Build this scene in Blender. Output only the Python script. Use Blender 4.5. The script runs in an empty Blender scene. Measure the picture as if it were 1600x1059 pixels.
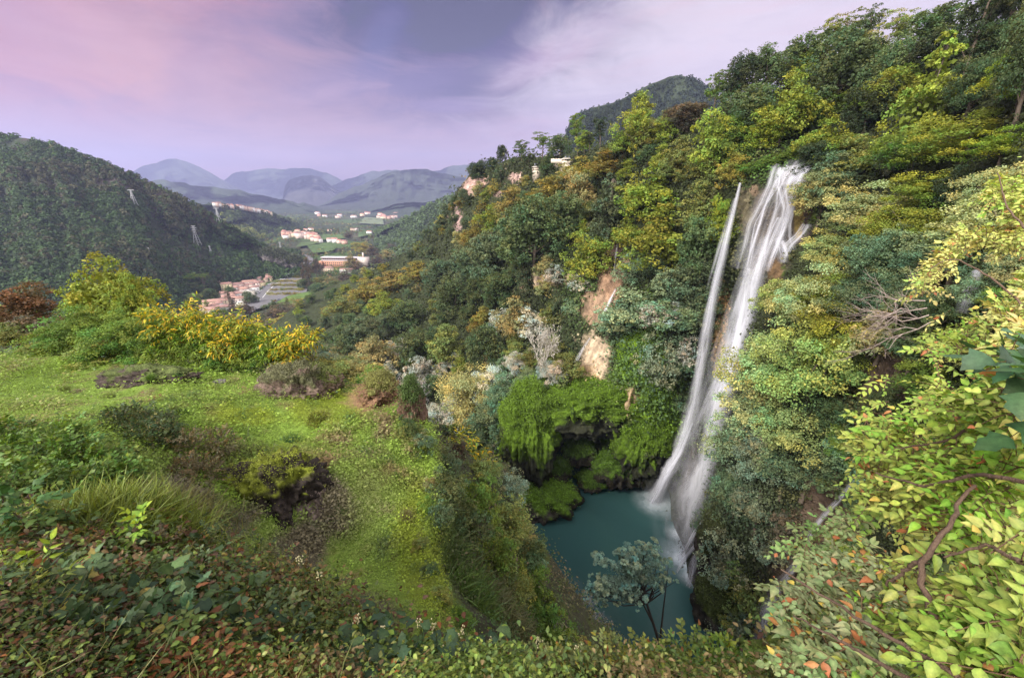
import bpy, math
import numpy as np
from mathutils import Vector

sc = bpy.context.scene
COL = sc.collection
# ---------------------------------------------------------------- camera
F = 622.0; CX = 800.0; CY = 529.5; PITCH = math.atan(225.0 / F)
CP, SP = math.cos(PITCH), math.sin(PITCH)
cam = bpy.data.cameras.new("camera"); cam.sensor_width = 36.0; cam.lens = 36.0 * F / 1600.0
cam.clip_start = 0.05; cam.clip_end = 60000
camo = bpy.data.objects.new("camera", cam); COL.objects.link(camo)
camo.rotation_euler = (math.pi / 2 - PITCH, 0, 0)
sc.camera = camo
# ---------------------------------------------------------------- render / exposure
sc.render.engine = 'CYCLES'
sc.view_settings.view_transform = 'Standard'; sc.view_settings.look = 'None'
sc.view_settings.exposure = 0.35; sc.view_settings.gamma = 1.0
cy = sc.cycles
cy.use_adaptive_sampling = True; cy.adaptive_threshold = 0.02
cy.use_denoising = True
cy.max_bounces = 5; cy.diffuse_bounces = 2; cy.glossy_bounces = 2; cy.transmission_bounces = 3
cy.transparent_max_bounces = 24; cy.volume_bounces = 0
cy.caustics_reflective = False; cy.caustics_refractive = False
cy.sample_clamp_indirect = 4.0

def S(r, g, b):
    f = lambda c: (c / 255 / 12.92) if c / 255 <= 0.04045 else ((c / 255 + 0.055) / 1.055) ** 2.4
    return (f(r), f(g), f(b))

# ---------------------------------------------------------------- world (dusk sky)
SUN_EL, SUN_AZ = math.radians(38), math.radians(-128)   # azimuth from +Y, clockwise; glow from behind left
world = bpy.data.worlds.new("World"); sc.world = world; world.use_nodes = True
nt = world.node_tree; nt.nodes.clear()
def wn(t, **k):
    n = nt.nodes.new(t)
    for a, b in k.items(): setattr(n, a, b)
    return n
def wl(a, b): nt.links.new(a, b)
tc = wn('ShaderNodeTexCoord')
def wmath(op, a, b=None, clamp=False):
    n = wn('ShaderNodeMath', operation=op, use_clamp=clamp)
    for i, v in enumerate((a, b)):
        if v is None: continue
        if isinstance(v, (int, float)): n.inputs[i].default_value = v
        else: wl(v, n.inputs[i])
    return n.outputs[0]
sep = wn('ShaderNodeSeparateXYZ'); wl(tc.outputs['Generated'], sep.inputs[0])
nz = wn('ShaderNodeTexNoise'); nz.inputs['Scale'].default_value = 2.4; nz.inputs['Detail'].default_value = 7
nz.inputs['Roughness'].default_value = 0.55; nz.inputs['Distortion'].default_value = 0.6
mp = wn('ShaderNodeMapping'); mp.inputs['Scale'].default_value = (1, 1, 2.6); mp.inputs['Rotation'].default_value = (0, 0.35, 0)
wl(tc.outputs['Generated'], mp.inputs[0]); wl(mp.outputs[0], nz.inputs['Vector'])
nzs = wn('ShaderNodeSeparateColor'); wl(nz.outputs['Color'], nzs.inputs[0])
nf = wn('ShaderNodeTexNoise'); nf.inputs['Scale'].default_value = 5.5; nf.inputs['Detail'].default_value = 8; nf.inputs['Roughness'].default_value = .6; nf.inputs['Distortion'].default_value = .8; wl(mp.outputs[0], nf.inputs['Vector'])
nfs = wn('ShaderNodeSeparateColor'); wl(nf.outputs['Color'], nfs.inputs[0])
def skydir(px, py):
    xc = (px - CX) / F; yc = (CY - py) / F
    v = np.array([xc, CP + yc * SP, -SP + yc * CP]); return v / np.linalg.norm(v)
def wmix(fac, a, b):
    n = wn('ShaderNodeMix', data_type='RGBA')
    wl(fac, n.inputs['Factor']) if not isinstance(fac, float) else setattr(n.inputs['Factor'], 'default_value', fac)
    for k, v in ((6, a), (7, b)):
        if isinstance(v, tuple): n.inputs[k].default_value = (*v, 1)
        else: wl(v, n.inputs[k])
    return n.outputs[2]
def blob(c, ang_deg, su, sv, wob=0.5, soft=1.0):
    """soft elliptical cloud mask round a sky direction; su,sv half sizes (radians), tilted by ang"""
    c = Vector(c); rt = Vector((c.y, -c.x, 0)).normalized(); up = rt.cross(c).normalized()
    a = math.radians(ang_deg); u = rt * math.cos(a) + up * math.sin(a); v = -rt * math.sin(a) + up * math.cos(a)
    res = []
    for ax, s in ((u, su), (v, sv)):
        d = wn('ShaderNodeVectorMath', operation='DOT_PRODUCT'); wl(tc.outputs['Generated'], d.inputs[0])
        d.inputs[1].default_value = ax / s
        res.append(d.outputs['Value'])
    n1 = wmath('MULTIPLY', wmath('SUBTRACT', nzs.outputs[0], 0.5), wob * 3); n2 = wmath('MULTIPLY', wmath('SUBTRACT', nzs.outputs[1], 0.5), wob * 3)
    n1 = wmath('ADD', n1, wmath('MULTIPLY', wmath('SUBTRACT', nfs.outputs[0], .5), 1.3)); n2 = wmath('ADD', n2, wmath('MULTIPLY', wmath('SUBTRACT', nfs.outputs[1], .5), 1.3))
    a1 = wmath('ADD', res[0], n1); a2 = wmath('ADD', res[1], n2)
    r2 = wmath('ADD', wmath('MULTIPLY', a1, a1), wmath('MULTIPLY', a2, a2))
    e = wmath('EXPONENT', wmath('MULTIPLY', wmath('POWER', r2, 1.5), -soft))
    d = wn('ShaderNodeVectorMath', operation='DOT_PRODUCT'); wl(tc.outputs['Generated'], d.inputs[0]); d.inputs[1].default_value = c
    front = wmath('GREATER_THAN', d.outputs['Value'], 0.0)
    return wmath('MULTIPLY', e, front)
# horizontal gradient: mauve left -> pale right
gx = wmath('ADD', wmath('MULTIPLY', sep.outputs[0], 0.9), 0.42, True)
base = wmix(gx, S(140, 116, 148), S(220, 212, 228))
gz = wmath('MULTIPLY', wmath('SUBTRACT', 0.28, sep.outputs[2]), 3.2, True)
base = wmix(wmath('MULTIPLY', gz, 0.5), base, S(214, 184, 190))
for (px, py, ang, su, sv, colr, k, wob) in [
    (10, 60, 0, .34, .26, S(214, 152, 154), .8, .25),
    (250, 110, 30, .26, .22, S(232, 158, 154), .9, .3),
    (240, 120, 60, .10, .13, S(252, 182, 150), .85, .35),
    (60, 215, 0, .40, .08, S(192, 140, 150), .8, .3),
    (60, 20, 0, .20, .06, S(168, 140, 166), .6, .5),
    (300, 120, 60, .12, .035, S(170, 132, 158), .6, .5),
    (500, 60, 30, .24, .20, S(136, 120, 150), .8, .3),
    (430, 170, 10, .45, .10, S(184, 146, 156), .8, .3),
    (300, 240, 0, .5, .05, S(190, 150, 162), .8, .3),
    (670, 60, -40, .17, .16, S(96, 88, 132), .85, .3),
    (790, 20, -8, .30, .15, S(16, 14, 44), 1.0, .2),
    (830, 66, 14, .22, .06, S(52, 38, 84), .95, .25),
    (600, 60, 60, .08, .03, S(96, 96, 142), .7, .5),
    (640, 120, 8, .22, .035, S(134, 120, 160), .6, .5),
    (865, 88, 24, .13, .03, S(206, 166, 200), .55, .25),
    (700, 165, 2, .10, .014, S(150, 130, 170), .75, .35),
    (690, 243, 0, .09, .009, S(140, 136, 172), .75, .3),
    (760, 205, 4, .22, .022, S(208, 172, 200), .4, .4),
    (960, 130, 20, .30, .05, S(214, 200, 226), .5, .3),
    (1080, 30, 25, .4, .12, S(224, 218, 232), .75, .25),
    (1250, 40, 20, .4, .2, S(226, 216, 230), .7, .2),
    (560, 235, 0, .5, .07, S(196, 162, 172), .85, .25)]:
    base = wmix(wmath('MULTIPLY', blob(skydir(px, py), ang, su, sv, wob), k), base, colr)
# drawn-out cloud streaks
mp2 = wn('ShaderNodeMapping'); mp2.inputs['Rotation'].default_value = (0.5, 0.55, 0.2); mp2.inputs['Scale'].default_value = (1.3, 1.0, 5.5); wl(tc.outputs['Generated'], mp2.inputs[0])
st_ = wn('ShaderNodeTexNoise'); st_.inputs['Scale'].default_value = 2.2; st_.inputs['Detail'].default_value = 8; st_.inputs['Roughness'].default_value = .6; st_.inputs['Distortion'].default_value = 1.2; wl(mp2.outputs[0], st_.inputs['Vector'])
sk1 = wmath('MULTIPLY', wmath('SUBTRACT', st_.outputs[0], .5), 4.0, True); sk2 = wmath('MULTIPLY', wmath('SUBTRACT', .5, st_.outputs[0]), 4.0, True)
lefty = wmath('SUBTRACT', 1.0, gx, True)
base = wmix(wmath('MULTIPLY', sk1, .30), base, S(232, 190, 200)); base = wmix(wmath('MULTIPLY', wmath('MULTIPLY', sk2, wmath('ADD', wmath('MULTIPLY', lefty, .8), .2)), .5), base, S(118, 104, 146))
# light mottling
mot = wmath('ADD', wmath('MULTIPLY', wmath('SUBTRACT', nzs.outputs[2], 0.5), 0.5), 1.0)
hs = wn('ShaderNodeHueSaturation'); wl(base, hs.inputs['Color']); wl(mot, hs.inputs['Value']); hs.inputs['Saturation'].default_value = 1.05
cmul = wn('ShaderNodeVectorMath', operation='MULTIPLY_ADD'); wl(hs.outputs[0], cmul.inputs[0]); cmul.inputs[1].default_value = (1.16, 1.10, 1.02); cmul.inputs[2].default_value = (-.055, -.052, -.045)
cmx = wn('ShaderNodeVectorMath', operation='MAXIMUM'); wl(cmul.outputs[0], cmx.inputs[0]); cmx.inputs[1].default_value = (.03, .02, .06)
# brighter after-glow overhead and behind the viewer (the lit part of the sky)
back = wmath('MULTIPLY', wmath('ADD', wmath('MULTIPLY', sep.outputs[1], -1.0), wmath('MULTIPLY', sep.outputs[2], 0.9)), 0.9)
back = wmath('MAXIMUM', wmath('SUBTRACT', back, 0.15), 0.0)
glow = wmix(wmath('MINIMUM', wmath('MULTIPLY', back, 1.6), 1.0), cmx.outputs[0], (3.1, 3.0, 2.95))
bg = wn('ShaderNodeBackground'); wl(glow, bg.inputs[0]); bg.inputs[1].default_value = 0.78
sky = wn('ShaderNodeTexSky', sky_type='NISHITA'); sky.sun_disc = False
sky.sun_elevation = SUN_EL; sky.sun_rotation = SUN_AZ
bg2 = wn('ShaderNodeBackground'); wl(sky.outputs[0], bg2.inputs[0]); bg2.inputs[1].default_value = 0.006
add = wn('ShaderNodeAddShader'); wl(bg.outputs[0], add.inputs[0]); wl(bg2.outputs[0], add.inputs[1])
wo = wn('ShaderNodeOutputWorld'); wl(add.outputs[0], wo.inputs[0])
world.cycles.sampling_method = 'MANUAL'; world.cycles.sample_map_resolution = 512
# ---------------------------------------------------------------- soft sun
sun = bpy.data.lights.new("sun", 'SUN'); sun.energy = 4.9; sun.angle = math.radians(12); sun.color = (1.0, 0.95, 0.86)
suno = bpy.data.objects.new("sun", sun); COL.objects.link(suno)
sd = Vector((math.sin(SUN_AZ) * math.cos(SUN_EL), math.cos(SUN_AZ) * math.cos(SUN_EL), math.sin(SUN_EL)))
suno.rotation_euler = sd.to_track_quat('Z', 'Y').to_euler()

# ================================================================ helpers
rng = np.random.default_rng(7)
def DIR(px, py):
    xc = (np.asarray(px, float) - CX) / F; yc = (CY - np.asarray(py, float)) / F
    y = CP + yc * SP; z = -SP + yc * CP
    return xc / y, z / y, y          # x/Y, z/Y, Y per unit depth
def W(px, py, Y):
    a, b, _ = DIR(px, py); Y = np.asarray(Y, float)
    return np.stack([a * Y, np.broadcast_to(Y, np.shape(a * Y)), b * Y], -1)
def PX(P):
    P = np.asarray(P, float); d = P[..., 1] * CP - P[..., 2] * SP
    v = P[..., 1] * SP + P[..., 2] * CP
    return CX + F * P[..., 0] / d, CY - F * v / d, d

def _h(ix, iy, iz, seed):
    n = (ix.astype(np.int64) * 374761393 + iy.astype(np.int64) * 668265263 + iz.astype(np.int64) * 2147483647 + seed * 974711) & 0xffffffff
    n = ((n ^ (n >> 13)) * 1274126177) & 0xffffffff
    n = ((n ^ (n >> 16)) * 2246822519) & 0xffffffff
    return ((n ^ (n >> 15)) & 0xffff) / 65535.0
def vnoise(P, seed=0):
    P = np.asarray(P, float); i = np.floor(P).astype(np.int64); f = P - i; f = f * f * (3 - 2 * f)
    r = 0
    for dx in (0, 1):
        for dy in (0, 1):
            for dz in (0, 1):
                w = (f[..., 0] if dx else 1 - f[..., 0]) * (f[..., 1] if dy else 1 - f[..., 1]) * (f[..., 2] if dz else 1 - f[..., 2])
                r = r + w * _h(i[..., 0] + dx, i[..., 1] + dy, i[..., 2] + dz, seed)
    return r
def fbm(P, sc=1.0, oct=4, seed=0, ridged=False):
    P = np.asarray(P, float) * sc; r = 0; a = 0.5; t = 0
    for o in range(oct):
        n = vnoise(P, seed + o * 17)
        n = 1 - abs(2 * n - 1) if ridged else n
        r = r + a * n; t += a; a *= 0.5; P = P * 2.03 + 11.3
    return r / t * 2 - 1

class RBF:
    def __init__(s, pts, c=30.0):
        pts = np.array(pts, float); s.p = pts[:, :2]; s.c = c; v = pts[:, 2]; s.m = v.mean()
        s.w = np.linalg.solve(s.k(s.p), v - s.m)
    def k(s, q): return -np.sqrt(((q[:, None, :] - s.p[None]) ** 2).sum(-1) + s.c ** 2)
    def __call__(s, x, y):
        q = np.stack([np.ravel(x), np.ravel(y)], -1).astype(float); out = np.empty(len(q))
        for i in range(0, len(q), 20000): out[i:i + 20000] = s.k(q[i:i + 20000]) @ s.w
        return (out + s.m).reshape(np.shape(x))

def mesh(name, V, Fs, mats, parent=None, smooth=False, col=None, uv=None, midx=None):
    """one mesh object from numpy vertices and a list of (m,k) face arrays"""
    V = np.asarray(V, np.float32)
    if not isinstance(Fs, (list, tuple)): Fs = [Fs]
    Fs = [np.asarray(f, np.int32) for f in Fs if len(f)]
    me = bpy.data.meshes.new(name)
    me.vertices.add(len(V)); me.vertices.foreach_set('co', V.ravel())
    li = np.concatenate([f.ravel() for f in Fs]); me.loops.add(len(li)); me.loops.foreach_set('vertex_index', li)
    cnt = np.concatenate([np.full(len(f), f.shape[1], np.int32) for f in Fs]); st = np.concatenate([[0], np.cumsum(cnt)[:-1]]).astype(np.int32)
    me.polygons.add(len(cnt)); me.polygons.foreach_set('loop_start', st); me.polygons.foreach_set('loop_total', cnt)
    if smooth: me.polygons.foreach_set('use_smooth', np.ones(len(cnt), bool))
    if midx is not None: me.polygons.foreach_set('material_index', np.asarray(midx, np.int32))
    if col is not None:
        col = np.asarray(col, np.float32)
        if col.shape[1] == 3: col = np.concatenate([col, np.ones((len(col), 1), np.float32)], 1)
        a = me.color_attributes.new('col', 'FLOAT_COLOR', 'POINT'); a.data.foreach_set('color', col.ravel())
    if uv is not None:
        u = me.uv_layers.new(name='uv'); u.data.foreach_set('uv', np.asarray(uv, np.float32)[li].ravel())
    me.update(calc_edges=True)
    for m in (mats if isinstance(mats, (list, tuple)) else [mats]): me.materials.append(m)
    o = bpy.data.objects.new(name, me); COL.objects.link(o)
    if parent: o.parent = parent
    return o
def tag(o, label=None, cat=None, group=None, kind=None):
    if label: o['label'] = label
    if cat: o['category'] = cat
    if group: o['group'] = group
    if kind: o['kind'] = kind
    return o
def empty(name, loc=(0, 0, 0), label=None, cat=None, group=None):
    o = bpy.data.objects.new(name, None); o.location = loc; COL.objects.link(o); o.empty_display_size = .1
    return tag(o, label, cat, group)

def grid_faces(nr, nc):
    i = np.arange((nr - 1) * nc).reshape(nr - 1, nc)[:, :-1].ravel()
    return np.stack([i, i + 1, i + nc + 1, i + nc], -1)

class Geo:
    def __init__(s): s.V = []; s.F = {}; s.C = []; s.n = 0
    def add(s, V, Fs, col=None):
        V = np.asarray(V, float).reshape(-1, 3)
        if isinstance(Fs, (list, tuple)) and len(Fs) and np.ndim(Fs[0]) == 1: Fs = [np.array(Fs)]
        for f in (Fs if isinstance(Fs, (list, tuple)) else [Fs]):
            f = np.asarray(f)
            if len(f): s.F.setdefault(f.shape[1], []).append(f + s.n)
        s.V.append(V); c = np.ones((len(V), 3)) if col is None else np.broadcast_to(np.asarray(col, float), (len(V), 3))
        s.C.append(c); s.n += len(V)
    def build(s, name, mat, parent=None, smooth=False, **k):
        return mesh(name, np.concatenate(s.V), [np.concatenate(v) for v in s.F.values()], mat, parent, smooth, np.concatenate(s.C), **k)
    def box(s, c, d, rz=0, col=None):
        x, y, z = [v / 2 for v in d]
        P = np.array([[-x, -y, -z], [x, -y, -z], [x, y, -z], [-x, y, -z], [-x, -y, z], [x, -y, z], [x, y, z], [-x, y, z]])
        ca, sa = math.cos(rz), math.sin(rz); R = np.array([[ca, sa, 0], [-sa, ca, 0], [0, 0, 1]])
        s.add(P @ R + np.array(c), [[0, 3, 2, 1], [4, 5, 6, 7], [0, 1, 5, 4], [1, 2, 6, 5], [2, 3, 7, 6], [3, 0, 4, 7]], col)
    def tube(s, pts, rad, n=6, col=None):
        pts = np.array(pts, float); m = len(pts); rad = np.broadcast_to(np.asarray(rad, float), (m,))
        T = np.gradient(pts, axis=0); T /= np.linalg.norm(T, axis=1, keepdims=True) + 1e-9
        ref = np.array([0, 0, 1.0]) if abs(T[:, 2]).mean() < .8 else np.array([1.0, 0, 0])
        U = np.cross(T, ref); U /= np.linalg.norm(U, axis=1, keepdims=True) + 1e-9; Vv = np.cross(T, U)
        a = np.linspace(0, 2 * math.pi, n, endpoint=False)
        P = pts[:, None] + rad[:, None, None] * (np.cos(a)[None, :, None] * U[:, None] + np.sin(a)[None, :, None] * Vv[:, None])
        f = []
        for i in range(m - 1):
            for j in range(n):
                f.append([i * n + j, i * n + (j + 1) % n, (i + 1) * n + (j + 1) % n, (i + 1) * n + j])
        s.add(P.reshape(-1, 3), f, col)

def norm(v): return v / (np.linalg.norm(v, axis=-1, keepdims=True) + 1e-9)
LEAF4 = (np.array([[0, -.5, 0], [.36, 0, .07], [0, .5, 0], [-.36, 0, .07]]), np.array([[0, 1, 2, 3]]))
LEAF6 = (np.array([[0, -.5, 0], [.26, -.15, .07], [.2, .2, .06], [0, .5, -.05], [-.2, .2, .06], [-.26, -.15, .07], [0, 0, 0]]),
         np.array([[0, 1, 6, 5], [1, 2, 3, 6], [6, 3, 4, 5]]))
# detailed leaf, folded on the midrib, tip drooping (y = length, 0..1)
def leaf_tmpl(w=.32, prof=(0, .75, 1, .85, .45, 0), fold=.12, droop=.25):
    ys = np.linspace(0, 1, len(prof)); V = []; n = len(ys)
    for y, p in zip(ys, prof):
        z = -droop * y * y; V += [[-w * p, y, z + fold * p * .6], [0, y, z], [w * p, y, z + fold * p * .6]]
    f = []
    for i in range(n - 1):
        a = i * 3; f += [[a, a + 1, a + 4, a + 3], [a + 1, a + 2, a + 5, a + 4]]
    fac = np.array([[(.88, .92, .9), (1.28, 1.2, 1.15), (.88, .92, .9)][k % 3] for k in range(len(V))]) * np.array([[1 + .18 * (k // 3 / (n - 1)) ** 3, 1 - .12 * (k // 3 / (n - 1)) ** 3, .9] for k in range(len(V))])
    return np.array(V), np.array(f), fac
LEAFD = leaf_tmpl()
LEAFN = leaf_tmpl(.17, droop=.4)
LEAFI = leaf_tmpl(.48, (.25, 1, .62, .72, .3, 0), .06, .2)
def frames(N, rng, yaw=None):
    """random in-plane frame for normals N: rows x,y,z"""
    N = norm(N); r = rng.normal(size=N.shape) if yaw is None else yaw
    X = norm(np.cross(r, N)); Y = np.cross(N, X)
    return np.stack([X, Y, N], 1)         # (n,3,3)
def stamp(T, C, R, size, col=None, g=None, wid=None):
    V0, F0 = T[:2]; n = len(C); size = np.broadcast_to(np.asarray(size, float), (n,))
    V = np.einsum('vk,nkj->nvj', V0, R) * size[:, None, None] + C[:, None]
    Fn = (F0[None] + (np.arange(n) * len(V0))[:, None, None]).reshape(-1, F0.shape[1])
    cc = None if col is None else np.repeat(np.asarray(col, float), len(V0), 0)
    if cc is not None and len(T) > 2: cc = cc * np.tile(T[2], (n, 1))
    if g is not None: g.add(V.reshape(-1, 3), Fn, cc)
    return V.reshape(-1, 3), Fn, cc

# ================================================================ materials
MATS = {}
def newmat(name):
    m = bpy.data.materials.new(name); m.use_nodes = True; m.node_tree.nodes.clear(); MATS[name] = m; return m
class NB:
    def __init__(s, m): s.t = m.node_tree
    def n(s, ty, ins=None, **k):
        n = s.t.nodes.new(ty)
        for a, b in k.items(): setattr(n, a, b)
        for a, b in (ins or {}).items():
            if hasattr(b, 'is_output') or isinstance(b, bpy.types.NodeSocket): s.t.links.new(b, n.inputs[a])
            else: n.inputs[a].default_value = b
        return n
    def mix(s, fac, a, b, mode='MIX'):
        n = s.t.nodes.new('ShaderNodeMix'); n.data_type = 'RGBA'; n.blend_type = mode
        for k, v in ((0, fac), (6, a), (7, b)):
            if isinstance(v, bpy.types.NodeSocket): s.t.links.new(v, n.inputs[k])
            elif isinstance(v, tuple): n.inputs[k].default_value = (*v, 1) if len(v) == 3 else v
            else: n.inputs[k].default_value = v
        return n.outputs[2]
    def math(s, op, a, b=0.0, clamp=False):
        n = s.t.nodes.new('ShaderNodeMath'); n.operation = op; n.use_clamp = clamp
        for k, v in ((0, a), (1, b)):
            if isinstance(v, bpy.types.NodeSocket): s.t.links.new(v, n.inputs[k])
            else: n.inputs[k].default_value = v
        return n.outputs[0]
def leaf_mat(name, trans=.3, rough=.6, spec=.14, hue=.03, val=.35):
    m = newmat(name); b = NB(m)
    at = b.n('ShaderNodeAttribute', attribute_name='col'); oi = b.n('ShaderNodeObjectInfo')
    c = b.mix(1.0, at.outputs['Color'], oi.outputs['Color'], 'MULTIPLY')
    h = b.math('ADD', b.math('MULTIPLY', b.math('SUBTRACT', oi.outputs['Random'], .5), hue), .5)
    v = b.math('ADD', b.math('MULTIPLY', b.math('SUBTRACT', oi.outputs['Random'], .5), val), 1.0)
    hs = b.n('ShaderNodeHueSaturation', {'Hue': h, 'Value': v, 'Color': c})
    p = b.n('ShaderNodeBsdfPrincipled', {'Base Color': hs.outputs[0], 'Roughness': rough, 'Specular IOR Level': spec})
    tcn = b.mix(1.0, hs.outputs[0], (1.25, 1.2, .6), 'MULTIPLY')
    t = b.n('ShaderNodeBsdfTranslucent', {'Color': tcn})
    mx = b.n('ShaderNodeMixShader', {0: trans, 1: p.outputs[0], 2: t.outputs[0]})
    b.n('ShaderNodeOutputMaterial', {0: mx.outputs[0]}); return m
M_LEAF = leaf_mat('foliage')
M_LEAFN = leaf_mat('near_leaf', .28, .5, .24, 0, 0)
_b = NB(M_LEAFN); _n = M_LEAFN.node_tree; _hs = [n for n in _n.nodes if n.type == 'HUE_SAT'][0]
_tc = _b.n('ShaderNodeTexCoord'); _nz = _b.n('ShaderNodeTexNoise', {'Vector': _tc.outputs['Object'], 'Scale': 55, 'Detail': 5, 'Roughness': .7})
_v = _b.math('ADD', _b.math('MULTIPLY', _b.math('SUBTRACT', _nz.outputs[0], .5), 1.5), 1.0); _n.links.new(_v, _hs.inputs['Value'])
_bp = _b.n('ShaderNodeBump', {'Strength': .35, 'Distance': .004, 'Height': _nz.outputs[0]}); _n.links.new(_bp.outputs[0], [n for n in _n.nodes if n.type == 'BSDF_PRINCIPLED'][0].inputs['Normal'])
def ground_mat(name, scale=1.0, bump=.5, rough=.9, detail=8, contrast=.8, dist=.2, vor=0.0):
    """colour from the surface's own 'col' attribute, broken up by noise"""
    m = newmat(name); b = NB(m); tcn = b.n('ShaderNodeTexCoord')
    at = b.n('ShaderNodeAttribute', attribute_name='col')
    nz = b.n('ShaderNodeTexNoise', {'Vector': tcn.outputs['Object'], 'Scale': scale, 'Detail': detail, 'Roughness': .65})
    nz2 = b.n('ShaderNodeTexNoise', {'Vector': tcn.outputs['Object'], 'Scale': scale * 6.3, 'Detail': 5, 'Roughness': .7})
    f = b.math('ADD', b.math('MULTIPLY', b.math('SUBTRACT', nz.outputs[0], .5), contrast * 2.4), 1.0)
    f2 = b.math('ADD', b.math('MULTIPLY', b.math('SUBTRACT', nz2.outputs[0], .5), contrast * 1.5), 1.0)
    f = b.math('MAXIMUM', b.math('MULTIPLY', f, f2), .08)
    hs = b.n('ShaderNodeHueSaturation', {'Value': f, 'Color': at.outputs['Color']})
    h = b.math('ADD', b.math('MULTIPLY', nz2.outputs[0], 1.0), b.math('MULTIPLY', nz.outputs[0], 2.0))
    bp = b.n('ShaderNodeBump', {'Strength': bump, 'Distance': dist, 'Height': h})
    p = b.n('ShaderNodeBsdfPrincipled', {'Base Color': hs.outputs[0], 'Roughness': rough, 'Specular IOR Level': .2, 'Normal': bp.outputs[0]})
    b.n('ShaderNodeOutputMaterial', {0: p.outputs[0]}); return m
M_HILL = ground_mat('hill_ground', .35, .7, dist=.8)
M_ROCK = ground_mat('tufa_rock', 1.3, .9, dist=.35, contrast=.9)
M_CRAG = ground_mat('crag_rock', 5, .8, dist=.06, contrast=1.0)
M_FAR = ground_mat('distant_land', .012, .6, dist=12, contrast=.55)
M_TURF = ground_mat('turf_ground', 6, .8, dist=.05, contrast=.7)
M_BARK = ground_mat('bark', 6, .8, dist=.03, contrast=.5)
def plain(name, colr, rough=.7, spec=.3, metal=0, noise=.15, nscale=3):
    m = newmat(name); b = NB(m); tcn = b.n('ShaderNodeTexCoord'); oi = b.n('ShaderNodeObjectInfo')
    nz = b.n('ShaderNodeTexNoise', {'Vector': tcn.outputs['Object'], 'Scale': nscale, 'Detail': 5})
    c = b.mix(1.0, tuple(colr), oi.outputs['Color'], 'MULTIPLY')
    v = b.math('ADD', b.math('MULTIPLY', b.math('SUBTRACT', nz.outputs[0], .5), noise * 2), 1.0)
    hs = b.n('ShaderNodeHueSaturation', {'Value': v, 'Color': c})
    p = b.n('ShaderNodeBsdfPrincipled', {'Base Color': hs.outputs[0], 'Roughness': rough, 'Specular IOR Level': spec, 'Metallic': metal})
    b.n('ShaderNodeOutputMaterial', {0: p.outputs[0]}); return m
# ================================================================ right hillside (amphitheatre round the falls)
RH_PTS = [
 (450,500,330),(500,455,400),(520,530,250),(560,430,420),(600,415,400),(620,480,270),(560,560,185),(560,610,165),(650,385,380),(690,340,330),(650,450,290),
 (712,300,305),(735,270,300),(760,262,285),(730,330,280),(690,420,270),(740,400,225),(800,245,250),(830,300,220),(870,240,205),(900,235,190),(900,300,175),
 (860,350,175),(800,380,190),(750,460,195),(680,500,210),(640,560,175),(700,560,165),(650,640,148),(690,690,128),(720,640,135),(760,560,150),(800,480,165),
 (850,420,150),(880,470,140),(850,540,135),(800,600,122),(740,700,112),(790,720,103),(850,600,106),(940,440,128),(960,380,138),(930,520,116),(905,590,107),
 (1000,215,150),(1060,200,140),(1000,300,138),(950,330,150),(1040,400,115),(1010,480,108),(980,560,102),(960,620,99),(900,650,98),(850,680,96),(830,740,97),
 (1100,190,130),(1150,160,125),(1100,290,112),(1120,350,104),(1100,430,100),(1060,520,98),(1040,600,96),(1010,660,95),(980,740,97),(900,760,100),(1040,770,96),
 (1250,130,122),(1320,100,118),(1250,215,104),(1180,250,102),(1200,300,92),(1240,262,92),(1275,255,90),(1160,360,94),(1200,380,89),(1250,380,84),(1140,470,98),(1110,560,98),(1090,640,98),(1065,740,96),
 (1200,460,80),(1180,540,74),(1180,440,86),(1165,640,68),(1130,760,66),(1095,880,66),(1100,960,61),
 (1400,95,100),(1480,80,88),(1600,20,72),(1750,-60,60),(1330,200,92),(1300,300,82),(1290,420,68),(1230,520,57),(1220,620,52),(1200,720,51),(1180,800,54),(1150,900,56),
 (1150,1000,54),(1150,1100,50),(1400,200,78),(1380,300,68),(1350,400,56),(1330,500,49),(1330,600,45),(1300,700,45),(1280,800,46),(1250,900,47),(1230,1000,45),(1250,1100,42),
 (1480,200,66),(1600,120,54),(1480,300,55),(1450,400,45),(1430,500,38),(1430,620,34),(1420,720,33),(1400,850,34),(1400,1000,34),(1600,250,40),(1600,400,30),(1600,600,24),(1600,850,22),(1600,1060,22),
 (1750,100,40),(1750,400,24),(1750,800,18),(1750,1100,18),(1400,1200,32)]
_rh = RBF([(a, b, math.log(c)) for a, b, c in RH_PTS], 22)
SKY_RH = np.array([(430,505),(480,462),(520,445),(560,430),(600,415),(650,386),(690,345),(712,302),(735,272),(760,262),(800,247),(870,242),(900,236),(1000,215),(1060,200),(1100,190),(1150,160),(1250,130),(1320,103),(1400,95),(1480,80),(1600,20),(1760,-80)], float)
BOT_RH = np.array([(430,560),(520,600),(560,625),(650,700),(700,740),(800,790),(900,790),(1000,785),(1045,800),(1070,860),(1085,960),(1110,1060),(1300,1180),(1760,1250)], float)
def skyline_rh(px): return np.interp(px, SKY_RH[:, 0], SKY_RH[:, 1])
def g2(px, py, cx, cy, rx, ry): return np.exp(-(((px - cx) / rx) ** 2 + ((py - cy) / ry) ** 2))
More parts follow.
